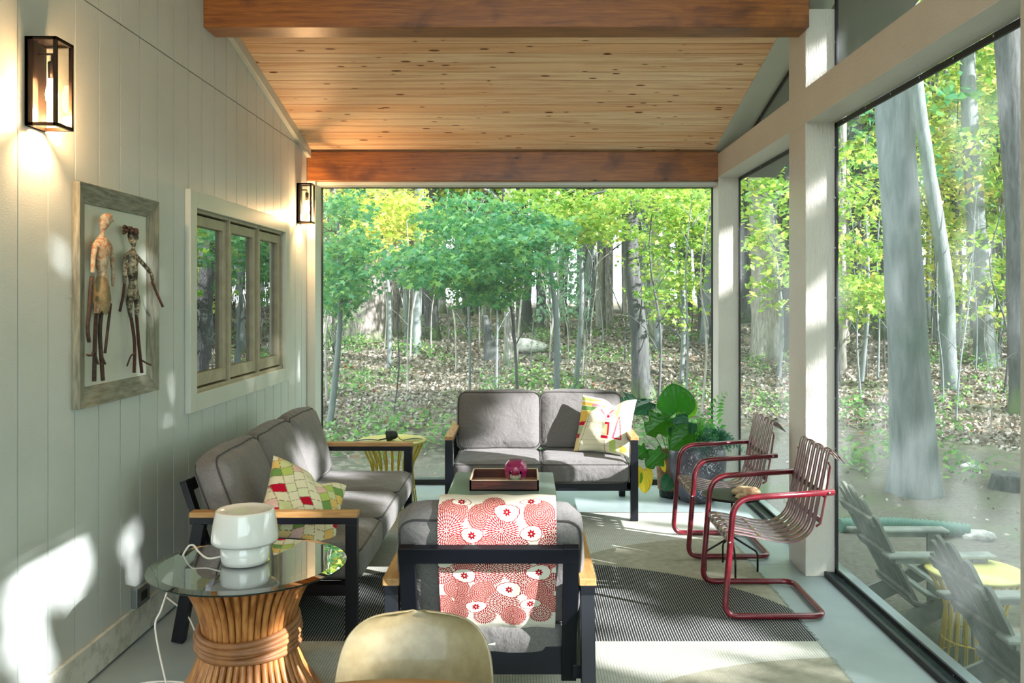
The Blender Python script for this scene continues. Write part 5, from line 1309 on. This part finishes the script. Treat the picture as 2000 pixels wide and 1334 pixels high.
# thin saplings
sp0 = []
for i in range(3):
    mb = MB(); pts = [Vector((0,0,-.1)), Vector((random.uniform(-.1,.1),0,1)), Vector((random.uniform(-.25,.25),.1,2.2)), Vector((random.uniform(-.35,.35),0,3.6))]; mb.tube(smoothpath(pts, 4), [.022*(1-.7*k/12) for k in range(13)], 6)
    for k in range(6):
        z = random.uniform(.6, 3); a = random.uniform(0, 2*PI); branch(mb, (0,0,z), (math.cos(a)*.5, math.sin(a)*.5, z+.45), .008, k, 1)
    sp0.append(mb.build('sapling', (M['bark_pale'], M['bark_dark'], M['bark_beech'])[i]))
first = [True]*3
for k in range(70):
    i = k % 3; d = rr.uniform(13, 28); slope = rr.uniform(-.24, .2) if rr.random() < .7 else rr.uniform(.35, .56); y = d/math.hypot(1, slope); x = slope*y
    o = sp0[i] if first[i] else sp0[i].copy()
    if not first[i]: COL.objects.link(o)
    first[i] = False; o.location = (x, y, float(gz(x, y))); o.rotation_euler = (rr.uniform(-.06,.06), rr.uniform(-.08,.08), rr.uniform(0, 6)); s_ = rr.uniform(.6, 1.25); o.scale = (s_, s_, s_)
    w_ = 'far screen' if slope < .25 else 'right screens'
    tag(o, 'leafless %s sapling stem among the forest trees beyond the %s' % (('pale', 'dark', 'grey')[i], w_), 'sapling', 'thin saplings beyond the '+w_)

# --- low greenery and dead leaves
def scatter(n, dmin, dmax, pw, s0=-.28, s1=.62):
    d = dmin+(dmax-dmin)*RNG.uniform(0, 1, n)**pw; sl = RNG.uniform(s0, s1, n); y = d/np.hypot(1, sl); x = sl*y; return x, y
x, y = scatter(2600, 10.5, 34, 1.1); keep = (np.sin(x*1.7+np.sin(y*.9)*2)+np.sin(y*1.3+x*.4)) > .55; x, y = x[keep], y[keep]
cs = np.stack([x, y, gz(x, y)+RNG.uniform(.05, .38, len(x))], -1)
tag(link('undergrowth', leaf_mesh('undergrowth', sprays(cs, .24, 16, RNG, .3), .075, .5), M['undergrowth']), 'low green undergrowth patches on the leaf covered forest floor', 'undergrowth', kind='stuff')
x, y = scatter(60000, 8.2, 34, 1.25); f = (np.hypot(x-2, y-3) > 9.6-2*np.sin(x*1.3)*.4) | (RNG.uniform(0, 1, len(x)) < .03); x, y = x[f], y[f]
cs = np.stack([x, y, gz(x, y)+RNG.uniform(.012, .04, len(x))], -1)
tag(link('leaf_litter', leaf_mesh('leaf_litter', cs, np.clip(np.hypot(x, y)*.0052, .04, .12), .35), M['litter']), 'brown and pale dead leaves scattered over the forest floor', 'dead leaves', kind='stuff')
sh = gpt(655, 700)
t_ = thing('shrub', 'soft green shrub at the left edge of the far screen behind the sofa', 'shrub', tuple(sh))
C = sprays([(sh.x+random.uniform(-.5,.5), sh.y+random.uniform(-.6,.6), sh.z+random.uniform(.1,1.3)) for _ in range(34)], .28, 26); link('foliage', leaf_mesh('foliage', C, .06, .4), M['undergrowth'], t_)
mb = MB()
for k in range(7): mb.tube([sh, sh+Vector((random.uniform(-.4,.4), random.uniform(-.4,.4), 1.3))], [.012, .004], 5)
mb.build('stems', M['bark_dark'], t_)

# ------------------------------------------------------------------ garden chairs, drain pipe
def adirondack(label, loc):
    r = thing('slatted_garden_chair', label, 'garden chair', (0,0,0), 'slatted garden chairs outdoors', world=False); D = M['adiron']
    for s_ in (-1, 1):
        y = s_*.285
        MB().box(.0, .63, y-.055+.0, y+.055, .535, .557).build('armrest', D, r, bevel=.02)
        MB().box(.50, .59, y-.02, y+.0, 0, .535).build('front_leg', D, r, bevel=.003)
        MB().box(.06, .58, y-.012, y+.012, .50, .535).build('arm_support', D, r)
        yy = s_*.25; MB().add([(.60,yy-.012,.30),(.60,yy-.012,.40),(-.12,yy-.012,.10),(-.16,yy-.012,.0),(-.02,yy-.012,.0),(.60,yy+.012,.30),(.60,yy+.012,.40),(-.12,yy+.012,.10),(-.16,yy+.012,.0),(-.02,yy+.012,.0)],
            [(0,1,2,3,4),(9,8,7,6,5),(0,5,6,1),(1,6,7,2),(2,7,8,3),(3,8,9,4),(4,9,5,0)]).build('side_stringer', D, r)
    for k in range(5):
        x = .56-k*.088; z = .395-(.56-x)*.40; mb = MB().bar((x, -.262, z), (x, .262, z), .078, .02, (.38, 0, 1)); mb.build('seat_slat', D, r, bevel=.003)
    n_ = 6; base = Vector((.235, 0, .20)); dirv = Vector((-.36, 0, .70)).normalized(); nn = Vector((.70, 0, .36)).normalized()
    for k in range(n_):
        u = (k-(n_-1)/2); L = .80-.035*abs(u)**1.7; fan = u*.035; y0_ = u*.076; mb = MB(); w0, w1 = .034, .040
        pts = [(-w0, 0), (w0, 0), (w1, L-.04), (w1*.75, L-.012), (w1*.3, L), (-w1*.3, L), (-w1*.75, L-.012), (-w1, L-.04)]
        vs = [base+dirv*l+Vector((0, y0_+q+fan*l/.8, 0))+nn*e for e in (0, .018) for q, l in pts]
        mb.add(vs, [tuple(range(7, -1, -1)), tuple(range(8, 16))]+[(i, (i+1) % 8, 8+(i+1) % 8, 8+i) for i in range(8)]); mb.build('back_slat', D, r, bevel=.003)
    for l in (.10, .36, .60):
        c = base+dirv*l-nn*.014; MB().bar(c+Vector((0,-.25,0)), c+Vector((0,.25,0)), .055, .02, tuple(nn)).build('back_batten', D, r)
    r.location = loc; return r
adirondack('grey slatted garden chair farther from the camera beyond the right screen', (2.07, 5.37, -.43))
adirondack('grey slatted garden chair at the lower right in front of the outdoor yellow table', (2.07, 4.12, -.43))
pp = [P(1640, 1012, 7.6), P(1730, 1014, 7.65), P(1800, 1020, 7.6), P(1895, 1044, 7.45)]
pp = [Vector((p.x, p.y, float(gz(p.x, p.y))+.055)) for p in pp]; sm = smoothpath(pp, 30); rs = [.058+.010*math.sin(i*2.1) for i in range(len(sm))]
tag(MB().tube(sm, rs, 14).build('drain_pipe', M['pipe']), 'green corrugated drain pipe lying on the dirt behind the garden chairs', 'pipe')
for px, py, sz in ((1898, 915, .12), (1912, 1052, .13), (1255, 1, 0)):
    if sz:
        g_ = gpt(px, py); lump('rock', 'small grey rock on the dirt %s' % ('left of the tree stump' if py < 1000 else 'at the end of the green pipe'), 'rock', (g_.x, g_.y, g_.z-.03), (sz, sz*.7, sz*.5), M['rock'], px)

# ------------------------------------------------------------------ unseen leafy tree added sunward, crown holed so sun dapples reach chosen spots
spots = []
def spot(x, y, z, r): spots.append((x, y, z, r))
def sp_px(px, py, Y, r): p = P(px, py, Y); spots.append((p.x, p.y, p.z, r))
for y, z, r in ((3.16,.66,.10),(3.22,.52,.11),(3.28,.66,.10),(3.2,.36,.1),(3.25,.2,.09),(3.36,.62,.07),(3.40,.45,.06),(3.34,.3,.05),(3.5,.6,.05),(3.58,.68,.04),(3.52,.45,.03),(3.18,.1,.07),(3.3,.1,.06),(4.13,.5,.035),(4.12,.38,.03)): spot(-1.83, y, z, r*.3-.02)
for a in ((603,915,5.43,.07),(600,885,5.45,.06),(598,948,5.4,.06),(638,905,5.9,.05),(645,925,5.85,.04),(778,982,5.05,.07),(755,975,5.1,.05),(790,1000,4.98,.06),
    (1030,800,6.8,.07),(1035,840,6.78,.07),(1000,830,6.78,.05),(1110,790,6.85,.10),(1160,780,6.85,.08),(1085,800,6.85,.06),(1210,830,6.6,.07),(1195,860,6.6,.05),(1215,810,6.6,.06),(1220,800,6.85,.05),
    (960,897,6.5,.10),(920,900,6.45,.08),(1000,895,6.55,.08),(1090,893,6.5,.07),(1130,898,6.4,.08),(1190,900,6.4,.08),(1215,885,6.5,.08),(1075,935,6.3,.05),
    (855,965,7.2,.14),(845,975,7.0,.12),(870,970,7.1,.12),(1000,1008,3.2,.02),(1120,1005,3.25,.02),
    (1560,978,4.38,.05),(1500,985,4.38,.04),(1600,972,4.38,.04),(1425,1080,4.38,.05),(1605,930,4.6,.04),(1590,880,4.6,.04),
    (730,1262,2.2,.0)): sp_px(*a)
for px, py, r in ((1240,992,.12),(1300,995,.13),(1360,1000,.13),(1270,1005,.12),(1330,1010,.13),(1400,1003,.12),(1440,1010,.08),(1172,988,.06),(1190,1003,.06),(1215,1030,.07),(1300,1040,.07),(1180,1060,.05),
    (1200,1232,.035),(1240,1235,.035),(1280,1230,.035),(1330,1225,.03),(1390,1222,.025),(1180,1198,.025),(1205,1280,.04),(1300,1290,.04),(1420,1260,.03),(640,1290,.05),(610,1280,.04),(660,1310,.05),(365,1330,.04)):
    Y = H*F/(py-CY); spot((px-CX)*Y/F, Y, 0, r)
for x, y, z, r in ((1.7,5.07,2.25,.03),(1.72,5.07,1.22,.02),(1.7,5.07,3.0,.03),(1.72,7.36,2.1,.04),(1.68,7.36,1.8,.04),
    (1.78,5.95,1.7,.09),(1.78,5.9,1.4,.10),(1.78,6.05,1.2,.10),(1.78,6.2,1.9,.09),(1.78,6.1,1.0,.09),(1.78,6.4,2.2,.08),(1.78,6.0,.8,.06),(1.78,5.85,2.3,.05)): spot(x, y, z, r)
for k in range(30): spot(random.uniform(-1.6, 1.5), random.uniform(3, 7), random.uniform(0, 1.0), random.uniform(.012, .03))
SP = np.array(spots)
def gobo_tree(label, dist, nleaf, seed, size, half, off=(0,0)):
    rng = np.random.default_rng(seed); s_ = np.array(SUN); e1 = np.cross((0,0,1), s_); e1 /= np.linalg.norm(e1); e2 = np.cross(s_, e1)
    c0 = np.array([-.1, 3.9, 1.25])+s_*dist; n = nleaf
    a, b_, c_ = rng.uniform(-1, 1, (3, n)); k = (np.abs(a)**2.6+np.abs(b_)**2.6) < 1; a, b_, c_ = a[k], b_[k], c_[k]
    C = c0+e1*(a*half[0]+off[0])[:, None]+e2*(b_*half[1]+off[1])[:, None]+s_*(c_*1.0)[:, None]
    ok = np.ones(len(C), bool)
    for x, y, z, r in SP:
        d = C-np.array([x, y, z]); t = d@s_; perp = np.linalg.norm(d-t[:, None]*s_, axis=1); ok &= perp > r+.10  # clears leaves along the sun rays so each listed spot is lit
    C = C[ok]; base = Vector((c0[0], c0[1], float(gz(c0[0], c0[1])))); r = thing('leaf_gobo', label, 'tree', tuple(base))
    link('foliage', leaf_mesh('foliage', C, size, .25, QUAD, rng), M['leaves_green'], r)
    tb = base+Vector((s_[0]*1.5, s_[1]*1.5, 0)); trunk_mb([tb-Vector((0,0,.3)), Vector((tb.x, tb.y, c0[2]+2))], [.22,.16], 10, .05, .4).build('trunk', M['bark_beech'], r)
gobo_tree('dense leafy tree added outside the right edge of view, crown holed to dapple sun', 12.5, 95000, 3, .27, (9.5, 6.0), (.8, -.3))
